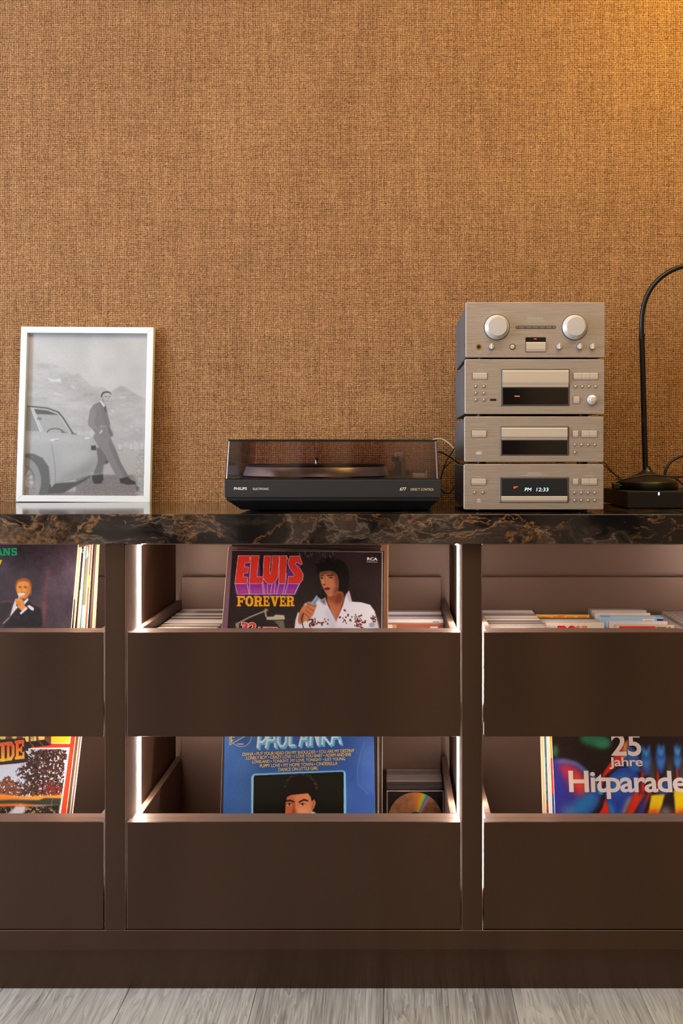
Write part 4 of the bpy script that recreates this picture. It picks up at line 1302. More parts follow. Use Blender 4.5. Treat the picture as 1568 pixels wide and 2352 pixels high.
spine(t, 0, CH - 0.006, CH - 0.0045, CARD_BROWN, -0.0010, 0.038, 0.052)
t = cd_case('rust fronted CD case nearest the drawer front, right of the ELVIS FOREVER record', (XR_ - 0.003, 0.178, 0.536), G, 5, BK[3], TRAYG)
spine(t, CW - 0.002, 0.02, CH - 0.003, RUST)
spine(t, 0, CH - 0.02, CH - 0.004, INK_WHITE, -0.0010, -0.0615, -0.046)
spine(t, 0, CH - 0.02, CH - 0.004, mat('ochre_print', rgb(196, 150, 90), 0.5), -0.0012, -0.046, -0.037)
spine(t, 0, CH - 0.02, CH - 0.008, INK_WHITE, -0.0014, 0.034, 0.050)

# cases right of the blue record (lower middle drawer)
G = 'CD cases right of the PAUL ANKA record'
rows = [(0.351, BK[4], TRAYG, 'red topped CD case at the very back, right of the PAUL ANKA record'), (0.3395, BK[5], TRAYK, 'black CD case second from the back, right of the PAUL ANKA record'), (0.328, BK[1], TRAYG, 'grey CD case third from the back, right of the PAUL ANKA record'),
        (0.3165, BK[0], TRAYW, 'white CD case fourth from the back, right of the PAUL ANKA record'), (0.305, BK[0], TRAYW, 'white CD case fifth from the back, right of the PAUL ANKA record'), (0.2935, BK[3], TRAYW, 'cream CD case sixth from the back, right of the PAUL ANKA record')]
for k, (y, b, tr, lab) in enumerate(rows):
    cd_case(lab, (XR_ - 0.0005, y, 0.1660 - 0.0004 * k), G, 2, b, tr, lidm=LIDS[4] if k in (1, 2) else LIDS[2])
cd_case('smoky CD case third behind the copper disc, right of the PAUL ANKA record', (XR_, 0.2818, 0.1605), G, 2.4, BK[5], TRAYK, lidm=LIDS[5])
cd_case('black CD case second behind the copper disc, right of the PAUL ANKA record', (XR_, 0.2700, 0.1590), G, 3, BK[5], TRAYK, lidm=LIDS[5])
t = thing('cd_case', 'black CD case with a copper disc showing, right of the PAUL ANKA record', 'cd', (XR_ + 0.0005, 0.2430, 0.1545), G)
t.rotation_euler = (R(-6), 0, 0)
x = CW / 2
MB().box(-x, x, 0.0030, CT, 0, CH).build('tray', TRAYK, t, bevel=0.0004, seg=1)
MB().box(-x, -x + 0.0016, 0, 0.003, 0, CH).box(x - 0.0016, x, 0, 0.003, 0, CH).box(-x, x, 0, 0.003, CH - 0.0014, CH).build('lid_rim', CLEARP, t)
cz = CH - 0.0638


def m_disc():
    m = mat('copper_disc', rgb(176, 122, 86), 0.3, 0.3)
    tt = NT(m)
    tc = tt.node('ShaderNodeTexCoord').outputs['Object']
    sp = tt.node('ShaderNodeSeparateXYZ')
    tt.link(tc, sp.inputs[0])
    ang = tt.math('ARCTAN2', sp.outputs[0], sp.outputs[2])          # 0 = straight up
    n = tt.noise(tt.coords((60, 60, 60), src=tc), 1, 3, 0.6).outputs['Fac']
    base = tt.ramp(n, [(0.35, rgb(140, 96, 72)), (0.6, rgb(182, 130, 92)), (0.75, rgb(196, 152, 112))])
    f = tt.math('DIVIDE', tt.math('ADD', ang, 0.55), 2.0)
    rb = tt.ramp(f, [(0.0, rgb(176, 122, 86)), (0.16, rgb(214, 140, 88)), (0.34, rgb(240, 150, 70)), (0.42, rgb(250, 190, 60)), (0.455, rgb(190, 240, 50)), (0.485, rgb(90, 220, 90)), (0.51, rgb(120, 130, 230)), (0.55, rgb(190, 150, 200)), (0.60, rgb(180, 126, 90)), (1.0, rgb(150, 100, 76))])
    wgt = tt.ramp(f, [(0.0, (0, 0, 0, 1)), (0.2, (0.5, 0.5, 0.5, 1)), (0.4, (1, 1, 1, 1)), (0.55, (1, 1, 1, 1)), (0.62, (0, 0, 0, 1))])
    tt.link(tt.mix(wgt, base, rb), tt.bsdf.inputs['Base Color'])
    return m


disc = MB().lathe_y([(0.019, 0.0028), (0.019, 0.0016), (0.060, 0.0016), (0.060, 0.0028)], 0, 0, 72)
disc.f = [f for f in disc.f if len(f) == 4]
d = disc.build('disc', m_disc(), t)
d.location = (0, 0, cz)
MB().lathe_y([(0.0185, 0.0026), (0.0185, 0.0014), (0.017, 0.0010), (0.008, 0.0010), (0.0075, 0.0026)], 0, cz, 40).build('hub', TRAYK, t, smooth=True)
MB().lathe_y([(0.0042, 0.0016), (0.0042, 0.0013)], 0.0255, cz + 0.0095, 20).build('dark_stamp', INK_BLACK, t)
text_mesh('lettering', '80', -0.029, -0.022, cz + 0.008, cz + 0.015, 0.0012, mat('dim_ink', rgb(70, 50, 40), 0.5), t)

# second stack of the right upper drawer
G = 'CDs behind the white cover with red letters'
XS = 0.3785
yel = mat('yellow_print', rgb(250, 190, 30), 0.4)
t = cd_case('yellow CD case at the back of the second stack, with orange marks', (XS - 0.004, 0.290, 0.5335), G, 4, yel, TRAYG)
spine(t, CW - 0.003, 0.02, CH - 0.001, yel)
for k, (xa_, xb_, z_) in enumerate(((-0.046, -0.028, 0.005), (-0.020, 0.004, 0.0045), (-0.010, 0.006, 0.0018), (0.010, 0.026, 0.0045), (0.034, 0.054, 0.0045))):
    spine(t, 0, CH - z_ - 0.002, CH - z_ + 0.0006, mat('orange_print', rgb(244, 130, 40), 0.4), -0.001, xa_, xb_, 'spine_mark')
for k in range(4):
    t = cd_case('%s clear CD case in front of the yellow one' % ordinal(k), (XS + 0.001 * k, 0.266 - 0.0128 * k, 0.5310 - 0.001 * k), G, 3, BK[1], TRAYW if k % 2 else TRAYG)
t = cd_case('white CD case with the tops of red and orange letters showing', (XS + 0.004, 0.188, 0.5372), G, 3, BK[0], TRAYW)
spine(t, CW - 0.001, 0.02, CH - 0.002, CARD_WHITE)
_ztop = CH - 0.0085
lets = (([(-0.0385, 0), (0.0, 0)], INK_RED),)
MB().prism([(-0.0400, _ztop - 0.02), (-0.0368, _ztop), (-0.0225, _ztop), (-0.0185, _ztop - 0.004), (-0.0180, _ztop - 0.02)], -0.0014, -0.0009).build('letter_top', INK_RED, t)
MB().prism([(-0.0155, _ztop - 0.02), (-0.0150, _ztop - 0.004), (-0.0105, _ztop), (-0.0050, _ztop + 0.0004), (-0.0015, _ztop - 0.002), (0.0000, _ztop - 0.0045), (0.0, _ztop - 0.02)], -0.0014, -0.0009).build('letter_top', INK_RED, t)
MB().prism([(0.0035, _ztop - 0.02), (0.0030, _ztop - 0.0006), (0.0092, _ztop - 0.0006), (0.0095, _ztop - 0.02)], -0.0014, -0.0009).build('letter_top', bpy.data.materials['orange_print'], t)
MB().prism([(0.0140, _ztop - 0.02), (0.0150, _ztop - 0.0006), (0.0255, _ztop - 0.0006), (0.0240, _ztop - 0.02)], -0.0014, -0.0009).build('letter_top', bpy.data.materials['orange_print'], t)

# third stack: clear cases, pale blue box, black case and red labelled case
G = 'CD cases around the pale blue box'
XT = 0.5060
for k in range(5):
    cd_case('%s clear CD case from the back, behind the pale blue box' % ordinal(k), (XT + 0.0035 * (k % 2), 0.338 - 0.0150 * k, 0.5385 - 0.0006 * k), G, 3, BK[1] if k < 4 else BK[5], TRAYW if k < 4 else TRAYK)
BLUE = mat('pale_blue_card', rgb(150, 196, 232), 0.4)
BLUE2 = mat('ice_blue_card', rgb(190, 218, 232), 0.4)
t = thing('cd_box_set', 'thick pale blue CD box with a white label in the right upper drawer', 'box', (XT + 0.006, 0.222, 0.5300), None)
MB().box(-0.066, 0.066, 0, 0.026, 0, 0.1530).build('box_body', BLUE, t, bevel=0.0008)
MB().box(-0.0565, 0.052, -0.0006, -0.0001, 0.02, 0.1455).build('front_panel', BLUE2, t)
MB().box(0.021, 0.047, -0.0010, -0.0006, 0.1405, 0.1500).build('white_label', INK_WHITE, t)
MB().box(0.027, 0.041, -0.0013, -0.0010, 0.1448, 0.1458).build('label_line', INK_BLACK, t)
MB().box(-0.046, 0.052, 0.001, 0.02, 0.1531, 0.1537).build('white_top_edge', INK_WHITE, t)
MB().box(0.0525, 0.0655, -0.0008, -0.0001, 0.02, 0.150).build('navy_strip', mat('navy_card', rgb(40, 44, 88), 0.4), t)
t = cd_case('black CD case between the pale blue box and the red labelled case', (XT + 0.012, 0.190, 0.5375), G, 3, BK[5], TRAYK)
t = cd_case('cream CD case with a red label, nearest the drawer front', (XT + 0.0165, 0.158, 0.5360), G, 3, BK[3], TRAYW)
spine(t, CW - 0.001, 0.02, CH - 0.001, CARD_CREAM)
spine(t, 0, CH - 0.012, CH - 0.003, INK_RED, -0.001, -0.053, 0.022)
for k in range(7):
    spine(t, 0, CH - 0.0075, CH - 0.0045, CARD_BROWN, -0.001, 0.026 + 0.0028 * k, 0.0276 + 0.0028 * k, 'spine_mark')
spine(t, 0, CH - 0.0075, CH - 0.0045, INK_RED, -0.001, 0.050, 0.054, 'red_mark')

# cases standing spine-forward at the right
G = 'spine-forward cases at the right of the upper drawer'
CASES = [(0.0150, 'rust striped case directly right of the red labelled CD case', mat('rust_striped_card', rgb(150, 92, 56), 0.4), CARD_BROWN), (0.0215, 'case with a plain charcoal spine right of the rust striped one', mat('charcoal_spine', rgb(52, 52, 54), 0.35), CARD_BLACK),
         (0.0100, 'white case right of the charcoal spined case', CARD_WHITE, CARD_WHITE), (0.0100, 'speckled red and black case right of the white case', mat('speckled_spine', rgb(96, 40, 34), 0.4), CARD_BROWN),
         (0.0105, 'grey case right of the speckled red case', BK[1], CARD_WHITE), (0.0105, 'beige case right of the grey case', CARD_CREAM, CARD_WHITE), (0.0105, 'black case second from the right end of the upper drawer row', BK[5], CARD_BLACK), (0.0105, 'brown case at the right end of the upper drawer row', CARD_BROWN, CARD_BROWN)]
xc = 0.5745
for k, (wd, lab, ms, mb_) in enumerate(CASES):
    t = thing('media_case', lab, 'case', (xc + wd / 2, 0.152 + (0.02 if k >= 2 else 0), 0.5320), G)
    hgt = 0.1375 if k < 2 else 0.1415
    MB().box(-wd / 2 + 0.0006, wd / 2 - 0.0006, 0.0008, 0.178, 0.0, hgt - 0.0006).build('case_body', mb_, t, bevel=0.0006, seg=1)
    MB().box(-wd / 2 + 0.0004, wd / 2 - 0.0004, 0, 0.0008, 0, hgt - 0.0004).build('spine', ms, t)
    MB().box(-wd / 2, -wd / 2 + 0.0006, 0.0006, 0.179, 0, hgt).box(wd / 2 - 0.0006, wd / 2, 0.0006, 0.179, 0, hgt).box(-wd / 2, wd / 2, 0.0006, 0.179, hgt - 0.0005, hgt).build('clear_sleeve', CLEARP, t)
    if k == 0:
        for j in range(8):
            MB().box(-wd / 2 - 0.0004, -wd / 2 - 0.0001, 0.01 + 0.02 * j, 0.022 + 0.02 * j, 0.03, hgt - 0.004).build('side_stripe', [RUST, bpy.data.materials['ochre_print'], CARD_BROWN, mat('teal_print', rgb(60, 92, 92), 0.4)][j % 4], t)
    if k == 3:
        for j in range(6):
            MB().box(-0.0040 + 0.0026 * (j % 3), -0.0022 + 0.0026 * (j % 3), -0.0006, -0.0001, 0.10 + 0.006 * j, 0.1035 + 0.006 * j).build('spine_mark', INK_RED if j % 2 else CARD_WHITE, t)
    xc += wd + 0.0006

# ------------------------------------------------------------------ framed photograph
fw, fh, fb, fd = 0.3145, 0.4150, 0.0148, 0.016
fr = thing('picture_frame', 'white framed grey photograph of a man leaning on a car, standing on the worktop', 'picture', (0, 0, 0))
_p = P(190.0, 1151, 0.395)
fr.location = (_p.x, 0.395, ZT + 0.0006)
c = Card(fr, 3.4, 0.35)
for nm, poly in (('frame_side', [(-fw / 2, 0), (-fw / 2 + fb, fb), (-fw / 2 + fb, fh - fb), (-fw / 2, fh)]), ('frame_side', [(fw / 2, 0), (fw / 2, fh), (fw / 2 - fb, fh - fb), (fw / 2 - fb, fb)]),
                 ('frame_rail', [(-fw / 2, 0), (fw / 2, 0), (fw / 2 - fb, fb), (-fw / 2 + fb, fb)]), ('frame_rail', [(-fw / 2, fh), (-fw / 2 + fb, fh - fb), (fw / 2 - fb, fh - fb), (fw / 2, fh)])):
    MB().prism(poly, 0, fd).build(nm, WHITEFRAME, fr, bevel=0.0008)
MB().box(-fw / 2 + 0.006, fw / 2 - 0.006, 0.0122, 0.0145, 0.006, fh - 0.006).build('backing_board', CARD_BROWN, fr)
MB().box(-fw / 2 + fb - 0.003, fw / 2 - fb + 0.003, 0.0045, 0.0062, fb - 0.003, fh - fb + 0.003).build('glass', GLASS, fr)


class InCard(Card):
    pass


def pixd(ox, oy, s, dy):
    """pixel map onto the plane lying dy behind the card front"""
    def f(x, y):
        px, py = ox + x / s, oy + y / s
        dd = Vector(((px - CX) / F, 1, -(py - CY) / F))
        a_, b_ = c.inv @ EYE, c.inv @ (EYE + dd)
        t_ = (a_.y - dy) / (a_.y - b_.y)
        q = a_ + (b_ - a_) * t_
        return q.x, q.z
    return f


pf = pixd(20, 740, 4.48, 0.011)
W2, W3 = fw / 2 - fb + 0.002, fb - 0.002
a = Art(-W2, W2, W3, fh - fb + 0.002, 0.00095, (186, 186, 188), pf)
yy = np.linspace(0, 1, a.h)[:, None]
cl = vnoise(a.h, a.w, 70, 90, 51) * 0.6 + vnoise(a.h, a.w, 30, 34, 52) * 0.4
a.a = np.clip(0.70 + 0.05 * np.sin(yy * 3) + (cl - 0.5) * 0.16, 0, 1)[..., None] * np.array([1.0, 1.0, 1.012])
a.ell(380, 340, 180, 90, (196, 196, 198), soft=20, alpha=0.7)
a.ell(900, 330, 90, 60, (200, 200, 202), soft=14, alpha=0.8)
a.ell(1120, 600, 160, 80, (200, 200, 202), soft=18, alpha=0.7)
hill = a.poly([(100, 420), (300, 420), (440, 425), (560, 470), (650, 545), (720, 530), (790, 600), (860, 670), (960, 660), (1040, 720), (1090, 690), (1150, 650), (1220, 680), (1290, 730), (1400, 790), (1500, 860), (1500, 1900), (100, 1900)], (172, 172, 174), soft=1.5)
a.poly([(640, 545), (716, 532), (790, 602), (850, 668), (960, 760), (1080, 860), (960, 900), (700, 760), (500, 600)], (156, 156, 158), soft=7, alpha=0.8, clip=hill)
a.poly([(1040, 715), (1150, 650), (1300, 740), (1420, 800), (1300, 860), (1120, 800)], (158, 158, 160), soft=5, alpha=0.8, clip=hill)
hn = (vnoise(a.h, a.w, 14, 40, 53) * 0.6 + vnoise(a.h, a.w, 5, 12, 54) * 0.4 - 0.5)
a.a += (hn * 0.14 * hill)[..., None]
a.poly([(395, 570), (470, 590), (530, 575), (540, 620), (430, 610)], (206, 206, 208), soft=1.5)
for q in (((640, 650), (680, 680)), ((1140, 778), (1200, 776)), ((470, 730), (560, 756)), ((1060, 900), (1075, 930)), ((1250, 1060), (1275, 1085)), ((1030, 930), (1050, 948)), ((1310, 1100), (1330, 1120)), ((1290, 1220), (1310, 1250))):
    a.line(q, 10, (208, 208, 208), soft=1.5)
rd = a.poly([(880, 1330), (1100, 1320), (1500, 1320), (1500, 1900), (100, 1900), (100, 1700), (700, 1640), (900, 1560)], (170, 168, 168), soft=3)
rd = a.poly([(690, 1570), (1500, 1570), (1500, 1900), (100, 1900), (100, 1760), (690, 1740)], (118, 112, 112), soft=1.5)  # darker block with a step: glass reflection painted over the road print
gn = (vnoise(a.h, a.w, 2, 2.4, 55) - 0.5)
a.a += (gn * 0.10 * rd)[..., None]
for x_, h_ in ((1140, 60), (1258, 70), (1365, 70)):
    a.poly([(x_ - 12, 1315), (x_ - 8, 1315 - h_), (x_ + 6, 1315 - h_), (x_ + 14, 1315)], (196, 196, 196), soft=1)
    a.line([(x_ - 14, 1316), (x_ + 24, 1316)], 6, (110, 108, 108), soft=1)
bush = a.poly([(1330, 1330), (1400, 1310), (1500, 1330), (1500, 1800), (1330, 1790), (1310, 1640), (1290, 1560)], (160, 158, 156), soft=4, smooth=True)
a.a += (gn * 0.22 * bush)[..., None]
# car: body, roof, glass, wheel arch, wheel
a.poly([(100, 1700), (480, 1655), (700, 1640), (860, 1570), (800, 1620), (560, 1760), (330, 1770), (100, 1770)], (62, 60, 60), soft=1.5)
a.poly([(860, 1575), (970, 1560), (972, 1620), (950, 1660), (880, 1662), (858, 1620)], (44, 42, 42), soft=1)
a.poly([(900, 1350), (1000, 1330), (1010, 1400), (975, 1480), (965, 1560), (870, 1570)], (96, 94, 94), soft=2)
body = a.poly([(100, 1120), (360, 1130), (690, 1152), (780, 1170), (860, 1186), (905, 1225), (925, 1330), (915, 1430), (890, 1510), (840, 1560), (700, 1610), (480, 1655), (440, 1700), (425, 1640), (425, 1520), (360, 1400), (260, 1350), (100, 1345)], (160, 161, 163), soft=0.8)
a.poly([(100, 1140), (360, 1150), (690, 1170), (860, 1200), (800, 1250), (480, 1240), (100, 1230)], (178, 179, 181), soft=7, clip=body, alpha=0.8)
a.poly([(520, 1300), (760, 1300), (860, 1330), (800, 1440), (560, 1480)], (178, 178, 180), soft=12, clip=body, alpha=0.7)
a.poly([(600, 1560), (760, 1480), (900, 1380), (930, 1400), (860, 1560), (480, 1660)], (132, 132, 134), soft=8, clip=body, alpha=0.9)
a.line([(436, 1240), (462, 1360), (480, 1520), (482, 1655)], 5, (98, 98, 100), soft=0.7)
a.line([(482, 1650), (700, 1608)], 5, (110, 110, 112), soft=0.7)
a.poly([(100, 812), (250, 815), (380, 838), (480, 880), (550, 930), (600, 1000), (700, 1150), (640, 1148), (100, 1122)], (168, 169, 171), soft=0.8)
a.line([(100, 866), (250, 870), (400, 886), (510, 925), (560, 985), (660, 1145)], 16, (62, 62, 64), soft=0.8)
a.line([(100, 875), (240, 882), (400, 900), (500, 938), (545, 990), (645, 1145)], 5, (210, 210, 212), soft=0.7)
a.poly([(100, 880), (225, 880), (318, 1122), (100, 1116)], (128, 129, 131), soft=0.8)
a.poly([(262, 892), (400, 908), (505, 948), (552, 1010), (636, 1140), (356, 1128)], (156, 157, 159), soft=0.8)
a.poly([(262, 892), (400, 908), (520, 955), (400, 950), (285, 945)], (64, 64, 66), soft=1.2)
a.line([(228, 878), (330, 1124)], 10, (206, 206, 208), soft=0.7)
a.line([(250, 884), (352, 1126)], 10, (196, 196, 198), soft=0.7)
for k in range(9):
    t0_, t1_ = math.pi * (1.04 + 0.92 * k / 9), math.pi * (1.04 + 0.92 * (k + 1) / 9)
    a.line([(478 + 82 * math.cos(t0_), 1140 + 46 * math.sin(t0_)), (478 + 82 * math.cos(t1_), 1140 + 46 * math.sin(t1_))], 9, (54, 54, 56), soft=0.7)
a.poly([(540, 1100), (580, 1130), (620, 1140), (540, 1138)], (90, 90, 92), soft=1)
a.line([(300, 990), (335, 995)], 26, (100, 100, 102), soft=1)
a.poly([(428, 1206), (455, 1196), (512, 1196), (515, 1212), (470, 1222), (432, 1226)], (212, 212, 214), soft=0.8)
a.line([(470, 1216), (512, 1214)], 5, (90, 90, 92), soft=0.7)
a.line([(640, 1144), (700, 1152)], 8, (50, 50, 52), soft=1)
a.ell(808, 1190, 28, 12, (214, 214, 216), soft=1)
a.ell(851, 1143, 31, 36, (176, 176, 178), soft=0.6)
a.ell(851, 1143, 25, 30, (190, 190, 192), soft=0.6)
a.poly([(846, 1268), (896, 1268), (902, 1316), (848, 1318)], (52, 50, 50), soft=0.8)
a.poly([(100, 1350), (260, 1352), (350, 1395), (415, 1490), (428, 1640), (400, 1760), (330, 1780), (330, 1600), (280, 1470), (200, 1400), (100, 1390)], (78, 78, 80), soft=1.2)
a.ell(170, 1640, 165, 240, (132, 131, 132), soft=1)
a.ell(165, 1640, 112, 165, (96, 95, 96), soft=1)
a.ell(150, 1640, 104, 150, (150, 149, 150), soft=1.5)
for k in range(26):
    an = 2 * math.pi * k / 26
    a.line([(150 + 50 * math.cos(an), 1640 + 70 * math.sin(an)), (150 + 104 * math.cos(an + 0.1), 1640 + 150 * math.sin(an + 0.1))], 7, (78, 76, 76) if k % 2 else (206, 205, 206), soft=0.7)
a.ell(190, 1690, 90, 110, (190, 189, 189), soft=8, alpha=0.6)
a.poly([(100, 1690), (280, 1700), (300, 1800), (100, 1800)], (128, 124, 122), soft=3, alpha=0.9)
a.a += (gn * 0.2 * a.mask_cv(a.cv([(100, 1680), (290, 1690), (300, 1800), (100, 1800)]), 3)[0])[..., None]
# man: suit, legs, shoes, shirt, head
a.poly([(900, 1300), (985, 1250), (1010, 1380), (1005, 1440), (975, 1470), (960, 1370), (940, 1480), (920, 1420)], (92, 90, 91), soft=1)
a.poly([(985, 1440), (1020, 1400), (1030, 1440), (1000, 1465)], (70, 68, 68), soft=1)
leg = a.poly([(880, 1150), (1045, 1180), (1070, 1240), (1110, 1330), (1150, 1440), (1230, 1585), (1130, 1625), (1060, 1500), (1000, 1380), (920, 1270), (868, 1190)], (116, 115, 117), soft=0.8)
a.poly([(1045, 1190), (1120, 1350), (1240, 1590), (1190, 1600), (1080, 1400), (1020, 1260)], (92, 91, 93), soft=4, alpha=0.8, clip=leg)
a.line([(1010, 1250), (1080, 1420), (1160, 1590)], 5, (136, 135, 137), soft=1.5)
a.poly([(1138, 1610), (1225, 1585), (1255, 1620), (1302, 1640), (1306, 1668), (1220, 1672), (1146, 1652)], (40, 37, 37), soft=0.8)
a.poly([(1296, 1670), (1335, 1700), (1338, 1740), (1318, 1742), (1300, 1700)], (70, 66, 66), soft=2)
jk = a.poly([(935, 818), (870, 850), (838, 900), (820, 1000), (818, 1060), (870, 1110), (930, 1080), (960, 1060), (1040, 1065), (1045, 1050), (1015, 940), (1005, 870), (990, 850)], (108, 107, 109), soft=0.8)
a.poly([(935, 820), (988, 870), (1015, 960), (1045, 1055), (1000, 1066), (960, 960)], (96, 95, 97), soft=3, clip=jk, alpha=0.8)
a.poly([(838, 900), (880, 880), (900, 960), (880, 1040), (930, 1090), (870, 1120), (822, 1062), (822, 990)], (124, 123, 125), soft=3, clip=jk, alpha=0.8)
a.poly([(870, 1108), (925, 1080), (1040, 1066), (1050, 1110), (1070, 1150), (1062, 1178), (1040, 1180), (1010, 1190), (900, 1160)], (112, 111, 113), soft=0.8)
a.poly([(1020, 1068), (1050, 1110), (1072, 1160), (1056, 1180), (1030, 1130)], (84, 83, 85), soft=2)
a.line([(960, 1065), (1040, 1068)], 6, (70, 69, 70), soft=1)
a.line([(915, 930), (890, 1040), (930, 1080)], 5, (86, 85, 87), soft=1.5)
a.poly([(930, 1145), (958, 1100), (962, 1120), (940, 1150)], (216, 216, 216), soft=0.7)
a.poly([(920, 1080), (955, 1100), (930, 1142), (905, 1130)], (120, 118, 118), soft=1)
a.poly([(936, 812), (948, 808), (990, 860), (982, 880), (962, 850)], (226, 226, 226), soft=0.6)
a.poly([(982, 866), (994, 862), (1004, 930), (990, 920)], (56, 55, 56), soft=0.8)
hd = a.poly([(950, 760), (958, 735), (990, 716), (1030, 720), (1050, 745), (1050, 790), (1038, 825), (1005, 845), (975, 835), (955, 805)], (168, 167, 167), smooth=True, soft=0.6)
a.poly([(990, 840), (960, 815), (952, 780), (975, 790), (985, 820)], (116, 115, 115), soft=2, clip=hd)
a.poly([(951, 778), (949, 748), (966, 722), (1000, 711), (1036, 716), (1054, 736), (1054, 752), (1040, 733), (1010, 726), (984, 732), (966, 748), (961, 776)], (54, 52, 52), smooth=True, soft=0.7)
a.line([(985, 764), (1010, 768)], 6, (60, 58, 58), soft=0.7)
a.line([(1026, 770), (1044, 766)], 6, (60, 58, 58), soft=0.7)
a.line([(1018, 775), (1022, 796)], 5, (120, 118, 118), soft=0.8)
a.line([(1000, 812), (1028, 814)], 5, (90, 88, 88), soft=0.8)
a.ell(958, 782, 8, 13, (150, 148, 148), soft=0.8)
# tones lifted: faded print, plus brightening painted in for light lost at the glass
a.a = np.clip(a.a, 0, 1) ** 0.80 * 0.95 + 0.04
a.grain(0.06, 14)
a.build('photograph', PHOTO, fr, 0.011)

# ------------------------------------------------------------------ hi-fi stack
YS = 0.03


def U(px, py):
    v = P(px, py, YS)
    return v.x, v.z


def hifi(name, label, px0, px1, py0, py1, ox, oy, s, body_in, depth, feet=True):
    x0, z1 = U(px0, py0)
    x1, z0 = U(px1, py1)
    t = thing(name, label, 'hi-fi', ((x0 + x1) / 2, YS + 0.01, z0 - 0.0046), 'separates of the silver hi-fi stack')
    off = Vector(t.location)
    t['off'] = tuple(off)
    A = dict(off=off)
    MB().rbox(x0, x1, z0, z1, YS, YS + 0.0075, 0.0030, 0.0009).build('faceplate', ALU, t, off=off)
    MB().box(x0 + body_in, x1 - body_in, YS + 0.0078, YS + depth, z0 + 0.002, z1 - 0.003).build('case', SLATE, t, off=off, bevel=0.0015)
    for fx in (x0 + 0.035, x1 - 0.035):
        for fy in (YS + 0.035, YS + depth - 0.05):
            MB().lathe_z([(0.009, z0 - 0.0046), (0.0105, z0 - 0.003), (0.0105, z0 + 0.0021)], fx, fy, 20).build('foot', BLACK, t, off=off, smooth=True)
    for sx in (x0 + body_in - 0.0006, x1 - body_in + 0.0006):
        sc = MB()
        for zz in ((z0 + 0.24 * (z1 - z0)),):
            sc.loft([[(sx + (0.0012 if k2 else -0.0008) * (1 if sx > (x0 + x1) / 2 else 1), YS + 0.03 + 0.0035 * math.cos(2 * math.pi * k / 14), zz + 0.0035 * math.sin(2 * math.pi * k / 14)) for k in range(14)] for k2 in (0, 1)])
        sc.build('case_screw', CHROME, t, off=off)

    class K:
        pass
    k = K()
    k.t, k.off = t, off
    k.q = lambda x, y: U(ox + x / s, oy + y / s)

    def rect(nm, x0_, x1_, y0_, y1_, m, ya, yb, r=0.0012, ch=0.0, **kw):
        a_, d_ = k.q(x0_, y0_)
        b_, c_ = k.q(x1_, y1_)
        return MB().rbox(a_, b_, c_, d_, YS + ya, YS + yb, min(r, (d_ - c_) * 0.49, (b_ - a_) * 0.49), ch).build(nm, m, t, off=off, smooth=False)

    def barrel(nm, x0_, x1_, y0_, y1_, m, out=0.0022, flat=0.72):
        """push bar with a flat upper face rolling back along the lower edge"""
        a_, d_ = k.q(x0_, y0_)
        b_, c_ = k.q(x1_, y1_)
        hh = d_ - c_
        prof = [(YS + 0.001, d_), (YS - out * 0.92, d_ - hh * 0.01), (YS - out, d_ - hh * 0.05), (YS - out, c_ + hh * 0.28), (YS - out * 0.8, c_ + hh * 0.20), (YS - out * 0.40, c_ + hh * 0.10), (YS - out * 0.36, c_), (YS + 0.001, c_)]
        return MB().loft([[(x_, y_, z_) for y_, z_ in prof] for x_ in (a_, b_)]).build(nm, m, t, off=off)

    def button(nm, x_, y_, r_, m=SILVERB, out=0.003):
        cx_, cz_ = k.q(x_, y_)
        rr = r_ / s * 1.78 / F
        o = MB().lathe_y([(rr, YS + 0.001), (rr, YS - out * 0.6), (rr * 0.85, YS - out * 0.9), (rr * 0.5, YS - out)], cx_, cz_, 24).build(nm, m, t, off=off, smooth=True)
        MB().lathe_y([(rr * 1.32, YS + 0.001), (rr * 1.32, YS - 0.0003), (rr * 1.02, YS - 0.0003)], cx_, cz_, 24).build('button_ring', BLACK, o, off=off)
        return o

    def bar_button(x0_, x1_, y0_, y1_, seg=1):
        rect('button_recess', x0_, x1_, y0_, y1_, BLACK, -0.0003, 0.001, 0.0016)
        wd = (x1_ - x0_ - 8) / seg
        for j in range(seg):
            barrel('push_button', x0_ + 5 + wd * j, x0_ + 3 + wd * (j + 1), y0_ + 4, y1_ - 4, SILVERB)

    def txt(body, x0_, x1_, y0_, y1_, m=PRT_LIGHT, nm='lettering', **kw):
        a_, d_ = k.q(x0_, y0_)
        b_, c_ = k.q(x1_, y1_)
        o = off
        return text_mesh(nm, body, a_ - o.x, b_ - o.x, c_ - o.z, d_ - o.z, kw.pop('y', YS - 0.00025) - o.y, m, t, **kw)
    k.rect, k.barrel, k.button, k.bar, k.txt = rect, barrel, button, bar_button, txt

    def window(x0_, x1_, y0_, y1_):
        a_, d_ = k.q(x0_, y0_)
        b_, c_ = k.q(x1_, y1_)
        MB().rbox(a_, b_, c_, d_, YS - 0.0004, YS + 0.002, 0.0024, 0.0003).build('window_groove', BLACK, t, off=off)
        fb_ = 0.0022
        MB().rbox(a_ + 0.0005, b_ - 0.0005, c_ + 0.0005, d_ - 0.0005, YS - 0.0010, YS + 0.002, 0.0020, 0.0006).build('window_bezel', mat('bezel_grey', rgb(120, 116, 114), 0.3, 0.8), t, off=off)
    k.window = window
    return k


RED_E = m_emit('red_indicator', (1.0, 0.01, 0.03, 1), 1.6)
ORG_E = m_emit('orange_indicator', (1.0, 0.16, 0.01, 1), 1.3)
CYAN_E = m_emit('clock_digits', (0.62, 0.92, 1.0, 1), 1.6)
WHITE_E = m_emit('white_indicator', (0.75, 0.88, 1.0, 1), 2.5)

